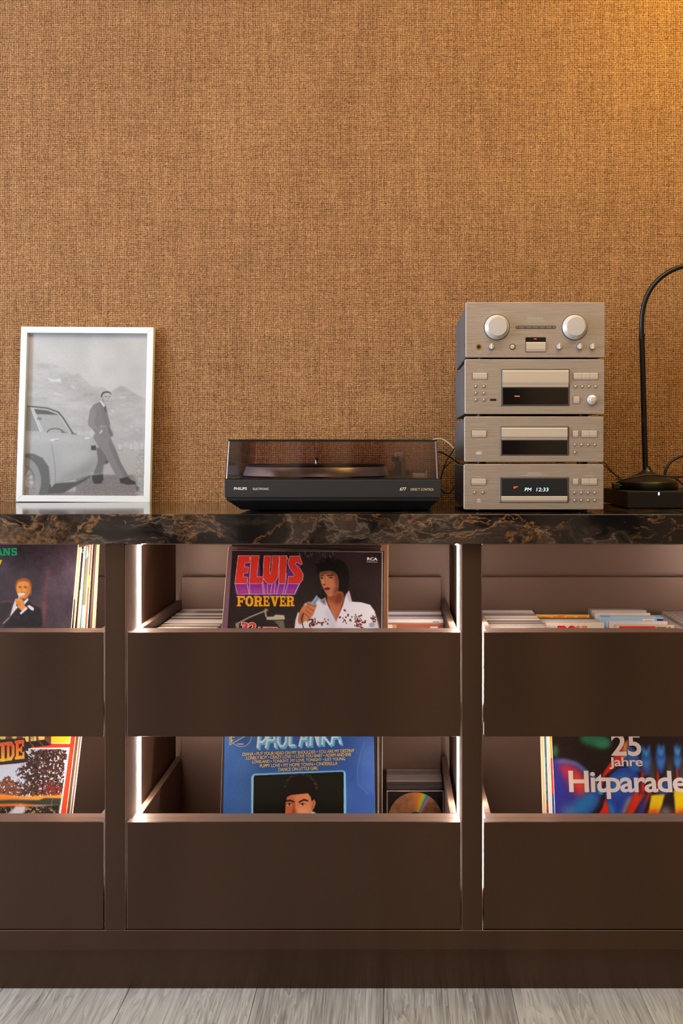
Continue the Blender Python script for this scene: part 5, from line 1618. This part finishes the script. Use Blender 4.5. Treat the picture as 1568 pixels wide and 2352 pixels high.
# amplifier
k = hifi('amplifier', 'silver hi-fi amplifier with two big round knobs on top of the stack', 1069, 1389, 694, 821, 1060, 690, 4.612, 0.0016, 0.300)
for kx, rr in ((372, 137), (1195, 137)):
    cx_, cz_ = k.q(kx, 285)
    r = rr / 4.612 * 1.78 / F
    MB().lathe_y([(r, YS + 0.001), (r, YS - 0.0004), (r * 0.9, YS - 0.0004)], cx_, cz_, 48).build('knob_groove', BLACK, k.t, off=k.off)
    MB().lathe_y([(r * 0.955, YS + 0.001), (r * 0.955, YS - 0.0022), (r * 0.93, YS - 0.0040), (r * 0.78, YS - 0.0085), (r * 0.745, YS - 0.0135), (r * 0.70, YS - 0.0150), (r * 0.05, YS - 0.0152)], cx_, cz_, 64).build('volume_knob' if kx > 1000 else 'selector_knob', SILVER, k.t, off=k.off, smooth=True)
k.rect('slot_groove', 568, 998, 267, 301, BLACK, -0.0003, 0.001, 0.004)
k.rect('indicator_slot', 572, 994, 272, 297, mat('slot_silver', rgb(150, 142, 136), 0.35, 0.8), -0.0006, 0.001, 0.0024, 0.0003)
for x_ in (600, 672, 743, 814, 885, 956):
    k.rect('slot_tick', x_ - 3, x_ + 3, 278, 296, DEEP, -0.0010, 0.0005, 0.0003)
k.rect('display_recess', 674, 891, 390, 548, BLACK, -0.0003, 0.001, 0.0018)
k.rect('display', 680, 886, 396, 438, SCREEN, -0.0008, 0.001, 0.0008)
k.barrel('display_button', 680, 886, 443, 542, SILVERB, 0.003)
k.rect('red_indicator', 763, 792, 403, 414, RED_E, -0.0011, 0, 0.0004)
k.txt('INPUT SELECTOR', 310, 432, 118, 130)
k.txt('KENWOOD', 698, 860, 181, 204, spacing=1.05, bold=-0.006)
k.txt('STEREO CONTROL AMPLIFIER', 662, 898, 213, 221)
k.txt('PHONES', 152, 208, 542, 551)
k.txt('SPEAKERS', 282, 350, 542, 551)
k.txt('TONE', 515, 560, 542, 550)
cx_, cz_ = k.q(180, 492)
r = 28 / 4.612 * 1.78 / F
MB().lathe_y([(r, YS + 0.001), (r, YS - 0.0008), (r * 0.62, YS - 0.0008), (r * 0.58, YS - 0.0002)], cx_, cz_, 28).build('headphone_socket', GOLD, k.t, off=k.off, smooth=True)
MB().lathe_y([(r * 0.56, YS + 0.001), (r * 0.56, YS - 0.0009), (r * 0.1, YS - 0.0009)], cx_, cz_, 24).build('socket_hole', DEEP, k.t, off=k.off)
for kx in (316, 1030, 1249, 1384):
    cx_, cz_ = k.q(kx, 490)
    r = 33 / 4.612 * 1.78 / F
    MB().lathe_y([(r, YS + 0.001), (r, YS - 0.0005), (r * 0.8, YS - 0.0005)], cx_, cz_, 28).build('knob_groove', BLACK, k.t, off=k.off)
    o = MB().lathe_y([(r * 0.9, YS + 0.001), (r * 0.9, YS - 0.004), (r * 0.8, YS - 0.006), (r * 0.1, YS - 0.006)], cx_, cz_, 28).build('small_knob', SILVER, k.t, off=k.off, smooth=True)
    MB().rbox(cx_ - r * 0.22, cx_ + r * 0.22, cz_ - r * 0.88, cz_ + r * 0.88, YS - 0.0105, YS - 0.005, r * 0.1, 0.0004).build('knob_grip', SILVERB, o, off=k.off)
k.button('round_button', 537, 492, 24)

# tape deck
k = hifi('minidisc_deck', 'silver hi-fi deck with a tray window and jog knob, second from the top', 1067, 1388, 825, 951, 1060, 690, 4.612, 0.0030, 0.325)
k.window(410, 1142, 726, 1120)
k.barrel('disc_tray', 428, 1128, 742, 916, SILVERB, 0.005)
k.rect('display', 436, 1124, 928, 1104, SCREEN, -0.0016, 0.001, 0.0006)
for j in range(3):
    k.rect('orange_indicator', 558 + 19 * j, 575 + 19 * j, 1010, 1020, ORG_E, -0.0019, 0, 0.0003)
k.bar(110, 271, 764, 842)
k.bar(1177, 1444, 764, 844, 3)
k.bar(1177, 1249, 1013, 1095, 1)
for x_, y_ in ((147, 910), (233, 910), (147, 982), (233, 982), (147, 1053), (233, 1053), (1203, 912), (1274, 912), (1345, 912), (1416, 912)):
    k.button('round_button', x_, y_, 12.5)
k.rect('slide_switch', 300, 364, 1042, 1064, DEEP, -0.0006, 0.001, 0.0006)
k.rect('switch_tab', 322, 340, 1046, 1060, CARD_BLACK, -0.0012, 0.001, 0.0004)
cx_, cz_ = k.q(1380, 1053)
r = 58 / 4.612 * 1.78 / F
MB().lathe_y([(r, YS + 0.001), (r, YS - 0.0005), (r * 0.9, YS - 0.0005)], cx_, cz_, 36).build('knob_groove', BLACK, k.t, off=k.off)
MB().lathe_y([(r * 0.95, YS + 0.001), (r * 0.95, YS - 0.003), (r * 0.75, YS - 0.0070), (r * 0.50, YS - 0.0080), (r * 0.45, YS - 0.0105), (r * 0.05, YS - 0.0110)], cx_, cz_, 40).build('jog_knob', SILVER, k.t, off=k.off, smooth=True)
for body, x0_, x1_, y_ in (('POWER', 162, 215, 750), ('STANDBY', 150, 226, 857), ('PLAY MODE', 112, 180, 884), ('TIME', 216, 250, 884), ('CHARACTER', 112, 176, 956), ('REPEAT', 206, 264, 956), ('EDIT', 120, 166, 1028), ('ENTER', 206, 260, 1028), ('INPUT', 316, 350, 1016), ('MINIDISC RECORDER', 1320, 1448, 1172)):
    k.txt(body, x0_, x1_, y_ - 4, y_ + 5)

# cd player
k = hifi('cd_player', 'silver hi-fi CD player with a dark blank display, third from the top', 1066, 1386, 956.5, 1061, 1055, 950, 4.612, 0.0030, 0.325)
k.window(426, 1160, 133, 445)
k.barrel('disc_tray', 442, 1138, 150, 276, SILVERB, 0.005)
k.rect('display', 450, 1138, 286, 432, SCREEN, -0.0016, 0.001, 0.0006)
k.bar(124, 286, 176, 255)
k.bar(1190, 1260, 176, 255)
k.bar(1284, 1458, 176, 255, 2)
for x_, y_ in ((1219, 328), (1290, 328), (1360, 328), (1431, 328), (1219, 411)):
    k.button('round_button', x_, y_, 12.5)
for body, x0_, x1_, y_ in (('POWER', 176, 230, 163), ('STANDBY', 164, 242, 271), ('HIGH QUALITY D/A CONVERTER', 118, 286, 113), ('DPF CD', 1396, 1468, 483), ('OPEN', 1206, 1244, 162), ('PLAY', 1310, 1346, 162), ('SKIP', 1396, 1430, 162)):
    k.txt(body, x0_, x1_, y_ - 4, y_ + 5)
for y0_, y1_, x0_, x1_ in ((395, 405, 186, 238), (426, 435, 172, 238)):
    k.txt('COMPACT' if y0_ < 400 else 'AUDIO', x0_, x1_, y0_, y1_, PRT_LIGHT, 'disc_logo', bold=0.03)
k.txt('disc', 172, 238, 400, 428, PRT_LIGHT, 'disc_logo', bold=0.04)

# tuner
k = hifi('tuner', 'silver hi-fi tuner showing PM 12:33 at the bottom of the stack', 1064.5, 1386, 1066, 1170.5, 1055, 950, 4.612, 0.0030, 0.325)
k.window(422, 1158, 670, 946)
k.rect('display', 446, 1138, 690, 868, DEEP, -0.0016, 0.001, 0.0006)
k.barrel('trim_bar', 440, 1138, 876, 938, SILVERB, 0.003)
k.txt('PM', 688, 760, 785, 822, CYAN_E, 'clock_digits', shear=0.12, y=YS - 0.0019)
k.txt('12:33', 812, 940, 785, 823, CYAN_E, 'clock_digits', shear=0.12, y=YS - 0.0019)
for x0_, x1_, y0_, y1_ in ((570, 596, 772, 780), (600, 616, 770, 778), (570, 590, 784, 793), (586, 606, 780, 784)):
    k.rect('orange_indicator', x0_, x1_, y0_, y1_, m_emit('red_orange_indicator', (1.0, 0.06, 0.01, 1), 1.5), -0.0019, 0, 0.0003)
k.bar(120, 284, 682, 762)
k.bar(1190, 1260, 682, 762)
k.bar(1284, 1458, 682, 762, 2)
for x_, y_ in ((157, 834), (245, 834), (1216, 836), (1287, 836), (1358, 836), (1430, 836), (1216, 918), (1287, 918), (1358, 918), (1430, 918)):
    k.button('round_button', x_, y_, 12.5)
k.txt('KENWOOD', 722, 860, 619, 641, spacing=1.05, bold=-0.006)
for body, x0_, x1_, y_ in (('POWER', 174, 230, 670), ('STANDBY', 162, 244, 778), ('SYNTHESIZER AM-FM STEREO TUNER', 650, 932, 653), ('AUTO', 140, 180, 808), ('MONO', 230, 262, 808), ('TUNING', 1316, 1420, 658), ('AM FM', 1414, 1466, 993), ('BAND', 1200, 1234, 808), ('MODE', 1272, 1306, 808), ('SET', 1346, 1372, 808), ('TIMER', 1414, 1450, 808)):
    k.txt(body, x0_, x1_, y_ - 4, y_ + 5)
k.txt('R·D·S', 186, 224, 926, 943, PRT_LIGHT, 'radio_logo', bold=0.04)
k.txt('((●))', 184, 224, 902, 924, PRT_LIGHT, 'radio_logo', bold=0.03)

# ------------------------------------------------------------------ turntable
tt = thing('turntable', 'black turntable with smoked clear lid standing on the worktop', 'turntable', (-0.12, 0.2, ZT))
T0_ = Vector(tt.location)
YT = 0.03


def tz(py, Y=YT):
    return P(0, py, Y).z


def tx(px, Y=YT):
    return P(px, 0, Y).x


bx0, bx1 = tx(515), tx(1012.5)
TD = 0.36
BLK2 = mat('turntable_plinth', rgb(30, 27, 26), 0.55)
MB().box(bx0, bx1, YT, YT + TD, tz(1143), tz(1101.5)).build('plinth', BLK2, tt, bevel=0.0012, off=T0_)
MB().box(bx0 + 0.003, bx1 - 0.005, YT + 0.004, YT + TD - 0.004, tz(1150), tz(1143) + 0.0004).build('lower_rim', BLACK, tt, off=T0_)
z0_, z1_ = ZT + 0.0035, tz(1150) + 0.0005
MB().loft([[(bx0 + 0.028, YT + 0.03, z0_), (bx1 - 0.024, YT + 0.03, z0_), (bx1 - 0.024, YT + TD - 0.03, z0_), (bx0 + 0.028, YT + TD - 0.03, z0_)],
           [(bx0 + 0.003, YT + 0.010, z1_), (bx1 - 0.005, YT + 0.010, z1_), (bx1 - 0.005, YT + TD - 0.01, z1_), (bx0 + 0.003, YT + TD - 0.01, z1_)]]).build('underbody', DEEP, tt, off=T0_)
for fx in (bx0 + 0.06, bx1 - 0.06):
    for fy in (YT + 0.07, YT + TD - 0.07):
        MB().lathe_z([(0.016, ZT + 0.0002), (0.018, ZT + 0.0042)], fx, fy, 20).build('foot', BLACK, tt, off=T0_)
# lid: five smoked panels
lx0, lx1 = tx(517), tx(1007.5)
ux0, ux1 = tx(522), tx(1004)
lz0, lz1 = tz(1099.5), tz(1013.5)
th = 0.003
YL0, YL1 = YT + 0.001, YT + TD - 0.012
lidpanels = [
    ('lid_front', [[(lx0, YL0, lz0), (lx1, YL0, lz0), (lx1, YL0 + th, lz0), (lx0, YL0 + th, lz0)], [(ux0, YL0 + 0.004, lz1), (ux1, YL0 + 0.004, lz1), (ux1, YL0 + 0.004 + th, lz1), (ux0, YL0 + 0.004 + th, lz1)]]),
    ('lid_back', [[(lx0, YL1 - th, lz0), (lx1, YL1 - th, lz0), (lx1, YL1, lz0), (lx0, YL1, lz0)], [(ux0, YL1 - th, lz1), (ux1, YL1 - th, lz1), (ux1, YL1, lz1), (ux0, YL1, lz1)]]),
    ('lid_side', [[(lx0, YL0 + th, lz0), (lx0 + th, YL0 + th, lz0), (lx0 + th, YL1 - th, lz0), (lx0, YL1 - th, lz0)], [(ux0, YL0 + th + 0.004, lz1), (ux0 + th, YL0 + th + 0.004, lz1), (ux0 + th, YL1 - th, lz1), (ux0, YL1 - th, lz1)]]),
    ('lid_side', [[(lx1 - th, YL0 + th, lz0), (lx1, YL0 + th, lz0), (lx1, YL1 - th, lz0), (lx1 - th, YL1 - th, lz0)], [(ux1 - th, YL0 + th + 0.004, lz1), (ux1, YL0 + th + 0.004, lz1), (ux1, YL1 - th, lz1), (ux1 - th, YL1 - th, lz1)]]),
]
for nm, rings in lidpanels:
    MB().loft(rings).build(nm, LID, tt, off=T0_)
MB().box(ux0, ux1, YL0 + 0.004, YL1, lz1 + 0.0001, lz1 + th).build('lid_top', LID, tt, off=T0_)
DARKEDGE = mat('smoked_edge', rgb(24, 18, 18), 0.15)
MB().box(ux0, ux1, YL0 + 0.0035, YL0 + 0.0075, lz1 - 0.0004, lz1 + th + 0.0006).build('lid_edge', DARKEDGE, tt, off=T0_, bevel=0.0008)
for a_, b_ in (((lx0, ux0), 1), ((lx1, ux1), -1)):
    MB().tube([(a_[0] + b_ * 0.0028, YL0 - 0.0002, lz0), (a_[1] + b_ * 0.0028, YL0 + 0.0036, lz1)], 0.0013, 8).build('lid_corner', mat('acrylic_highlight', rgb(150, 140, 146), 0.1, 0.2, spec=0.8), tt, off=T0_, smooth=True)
MB().box(lx0 - 0.0006, lx1 + 0.0006, YL0 - 0.0006, YL0 + 0.006, lz0 - 0.0016, lz0 + 0.0006).build('lid_seal', DARKEDGE, tt, off=T0_)
# deck plate, platter, mat, spindle
dz = tz(1101.5) + 0.0006
cx_, cy_ = -0.167, 0.196
MB().box(bx0 + 0.01, bx1 - 0.01, YT + 0.012, YT + TD - 0.02, dz - 0.0004, dz + 0.0015).build('deck_plate', mat('deck_plate', rgb(34, 30, 30), 0.4), tt, off=T0_)
pz = dz + 0.003
MB().lathe_z([(0.152, pz), (0.1545, pz + 0.0015), (0.1535, pz + 0.004), (0.1485, pz + 0.0185), (0.1470, pz + 0.0195), (0.02, pz + 0.0195)], cx_, cy_, 96).build('platter', mat('platter_aluminium', rgb(246, 240, 238), 0.28, 0.7), tt, off=T0_, smooth=True)
MB().lathe_z([(0.1445, pz + 0.0196), (0.1445, pz + 0.0235), (0.142, pz + 0.0245), (0.01, pz + 0.0245)], cx_, cy_, 96).build('rubber_mat', mat('rubber_mat', rgb(20, 18, 18), 0.7), tt, off=T0_, smooth=True)
MB().lathe_z([(0.0036, pz + 0.0246), (0.0036, pz + 0.036), (0.0024, pz + 0.0385), (0.0005, pz + 0.039)], cx_, cy_, 20).build('spindle', CHROME, tt, off=T0_, smooth=True)
# tonearm
ax, ay = P(917, 0, 0.305).x, 0.305
MB().lathe_z([(0.024, dz + 0.001), (0.024, dz + 0.010), (0.018, dz + 0.014), (0.010, dz + 0.016), (0.010, dz + 0.032)], ax, ay, 28).build('tonearm_base', BLACK, tt, off=T0_, smooth=True)
MB().box(ax - 0.011, ax + 0.011, ay - 0.012, ay + 0.012, dz + 0.032, dz + 0.052).build('tonearm_pivot', SILVER, tt, off=T0_, bevel=0.002)
MB().tube([(ax, ay - 0.012, dz + 0.043), (ax - 0.001, ay - 0.12, dz + 0.042), (ax - 0.006, ay - 0.20, dz + 0.040)], 0.0040, 12).build('tonearm', CHROME, tt, off=T0_, smooth=True)
MB().box(ax - 0.016, ax - 0.001, ay - 0.235, ay - 0.196, dz + 0.034, dz + 0.044).build('headshell', BLACK, tt, off=T0_, bevel=0.0015)
MB().tube([(ax, ay + 0.012, dz + 0.043), (ax, ay + 0.042, dz + 0.043)], 0.011, 20).build('counterweight', SILVER, tt, off=T0_, smooth=True)
MB().box(ax + 0.003, ax + 0.012, ay - 0.15, ay - 0.14, dz + 0.001, dz + 0.040).build('arm_rest', mat('arm_rest_grey', rgb(120, 112, 112), 0.3), tt, off=T0_, bevel=0.001)
sx_ = P(962, 0, 0.09).x
MB().box(sx_ - 0.0125, sx_ + 0.0125, 0.085, 0.10, dz + 0.001, dz + 0.0105).build('speed_slider', SILVER, tt, off=T0_, bevel=0.001)
for j in range(6):
    MB().box(sx_ - 0.011 + 0.004 * j, sx_ - 0.0095 + 0.004 * j, 0.0842, 0.086, dz + 0.002, dz + 0.010).build('slider_rib', CHROME, tt, off=T0_)
MB().box(sx_ + 0.0135, sx_ + 0.0160, 0.085, 0.098, dz + 0.001, dz + 0.015).build('slider_tab', SILVER, tt, off=T0_)


def ttxt(body, x0_, x1_, y0_, y1_, m=INK_WHITE, **kw):
    a_, d_ = tx(480 + x0_ / 2.7034), tz(980 + y0_ / 2.7034)
    b_, c_ = tx(480 + x1_ / 2.7034), tz(980 + y1_ / 2.7034)
    text_mesh('lettering', body, a_ - T0_.x, b_ - T0_.x, c_ - T0_.z, d_ - T0_.z, YT - 0.0004 - T0_.y, m, tt, **kw)


ttxt('PHILIPS', 155, 235, 376, 393, bold=0.02)
ttxt('ELECTRONIC', 273, 372, 380, 393)
ttxt('677', 1184, 1225, 377, 397, bold=0.015, shear=0.22)
ttxt('DIRECT CONTROL', 1250, 1395, 382, 397, mat('warm_ink', rgb(214, 196, 150), 0.4), shear=0.22)

# ------------------------------------------------------------------ black box, lamp, cables
bxx, byy = P(1441, 0, 0.144).x, 0.144
box = thing('streaming_box', 'low black audio box with a white light under the lamp base', 'audio box', (bxx + 0.11, byy + 0.11, ZT))
B0 = Vector(box.location)
bt = 0.9575
MB().rbox(bxx, bxx + 0.225, ZT + 0.002, bt, byy, byy + 0.012, 0.0012, 0.0006).build('front_panel', mat('box_front', rgb(17, 17, 19), 0.4), box, off=B0)
MB().box(bxx + 0.0004, bxx + 0.2246, byy + 0.0122, byy + 0.222, ZT + 0.002, bt - 0.0004).build('box_body', mat('box_body', rgb(13, 13, 14), 0.5), box, off=B0, bevel=0.0012)
for fx in (0.02, 0.2):
    for fy in (0.03, 0.19):
        MB().lathe_z([(0.008, ZT + 0.0002), (0.008, ZT + 0.0022)], bxx + fx, byy + fy, 14).build('foot', BLACK, box, off=B0)
lx_ = P(1512.5, 0, byy).x
MB().rbox(lx_ - 0.0014, lx_ + 0.0014, bt - 0.0075, bt - 0.0012, byy - 0.0006, byy + 0.001, 0.0013).build('status_light', WHITE_E, box, off=B0)

lcx, lcy = P(1484, 0, 0.28).x, 0.275
lamp = thing('desk_lamp', 'black gooseneck desk lamp with a conical base standing on the black box', 'lamp', (lcx, lcy, bt + 0.0004))
L0 = Vector(lamp.location)
z0_ = bt + 0.0004
MB().lathe_z([(0.0655, z0_), (0.0665, z0_ + 0.002), (0.0665, z0_ + 0.0145), (0.0650, z0_ + 0.0165), (0.050, z0_ + 0.022), (0.030, z0_ + 0.030), (0.014, z0_ + 0.038), (0.0085, z0_ + 0.044), (0.0075, z0_ + 0.050)], lcx, lcy, 64).build('lamp_base', BLACKSAT, lamp, off=L0, smooth=True)
YP = lcy
pole = [P(1482, 1078, YP), P(1477.5, 920, YP), P(1473.6, 775, YP)]
MB().tube([pole[0] - Vector((0, 0, 0.012)), pole[1], pole[2]], 0.0061, 16).build('lamp_pole', BLACKSAT, lamp, off=L0, smooth=True)
neck = spline([P(1473.6, 775, YP), P(1473.2, 748, YP), P(1475.5, 715, YP), P(1486, 678, YP), P(1506, 648, YP), P(1535, 625, YP), P(1570, 611, YP), P(1612, 606, YP), P(1655, 614, YP), P(1690, 636, YP), P(1714, 668, YP)], 6)
MB().tube(neck, 0.0055, 14).build('lamp_neck', BLACKSAT, lamp, off=L0, smooth=True)
MB().tube([P(1473.5, 783, YP), P(1473.7, 768, YP)], 0.0066, 16).build('neck_joint', BLACKSAT, lamp, off=L0, smooth=True)
hp = P(1714, 668, YP)
MB().lathe_z([(0.004, hp.z + 0.004), (0.012, hp.z), (0.020, hp.z - 0.02), (0.036, hp.z - 0.060), (0.050, hp.z - 0.075), (0.048, hp.z - 0.075), (0.030, hp.z - 0.055), (0.010, hp.z - 0.03)], hp.x, hp.y, 40).build('lamp_shade', BLACKSAT, lamp, off=L0, smooth=True)

RUBBER = mat('black_rubber', rgb(16, 15, 15), 0.5)


def cable(label, pts, r, m=RUBBER, group=None):
    pts = spline([P(*p) for p in pts], 7)
    o = MB().tube(pts, r, 8).build('cable', m, None, smooth=True)
    return tag(o, label, 'cable', group)


cable('thin white cable arching from behind the turntable lid to the hi-fi stack', [(985, 1013, 0.41), (1000, 1008.5, 0.415), (1016, 1009, 0.42), (1030, 1018, 0.42), (1041, 1029, 0.42), (1050, 1042, 0.42)], 0.0017, mat('white_cable', rgb(222, 206, 180), 0.5))
cable('black cable sloping from the turntable lid down to the hi-fi stack', [(1000, 1036, 0.41), (1015, 1040, 0.41), (1030, 1048, 0.41), (1044, 1057, 0.41), (1058, 1068, 0.41)], 0.0019)
cable('black cable rising steeply behind the CD player side', [(1012, 1100, 0.40), (1017, 1080, 0.405), (1027, 1055, 0.405), (1041, 1034, 0.405), (1052, 1018, 0.405)], 0.0015)
cable('thin black cable curving up from the worktop to the hi-fi stack', [(1008, 1112, 0.39), (1014, 1090, 0.395), (1022, 1073, 0.395), (1034, 1063, 0.395), (1050, 1052, 0.395)], 0.0012)
cable('black cable lying in a curve on the worktop behind the tuner', [(1010, 1122, 0.38), (1022, 1132, 0.36), (1034, 1131, 0.37), (1042, 1119, 0.39), (1052, 1100, 0.40)], 0.0016)
cable('black cable from the stack to the plug beside the lamp base', [(1372, 1052, 0.38), (1388, 1063, 0.36), (1402, 1080, 0.33), (1416, 1094, 0.30), (1428, 1099, 0.27)], 0.0015)
cable('second thinner black cable running from the stack to the lamp base', [(1374, 1060, 0.385), (1390, 1072, 0.365), (1404, 1084, 0.345), (1420, 1095, 0.325)], 0.0012)
cable('black cable draped in front of the lamp cone across the base', [(1414, 1099, 0.20), (1430, 1101, 0.198), (1455, 1096, 0.196), (1485, 1091, 0.195), (1512, 1092, 0.196), (1540, 1095, 0.20), (1568, 1095, 0.215), (1605, 1092, 0.25)], 0.0020)
cable('thick black cable looping up behind the lamp base at the right', [(1525, 1110, 0.37), (1527, 1085, 0.372), (1536, 1066, 0.374), (1552, 1053, 0.376), (1575, 1047, 0.378), (1600, 1056, 0.38), (1615, 1085, 0.38)], 0.0031)
cable('thin black cable falling over the right edge of the lamp base', [(1540, 1096, 0.20), (1556, 1102, 0.20), (1566, 1112, 0.20), (1578, 1126, 0.205)], 0.0018)
pg = thing('power_plug', 'small black plug lying at the left of the lamp base on the box', 'plug', (P(1412, 0, 0.25).x, 0.25, bt))
_q = P(1412, 1101, 0.25)
G0 = Vector(pg.location)
MB().box(_q.x - 0.005, _q.x + 0.010, 0.245, 0.262, bt + 0.0008, bt + 0.0140).build('plug_body', RUBBER, pg, off=G0, bevel=0.002)
MB().tube([(_q.x + 0.010, 0.2535, bt + 0.008), (_q.x + 0.022, 0.2535, bt + 0.0085)], 0.003, 10).build('cable_boot', RUBBER, pg, off=G0, smooth=True)
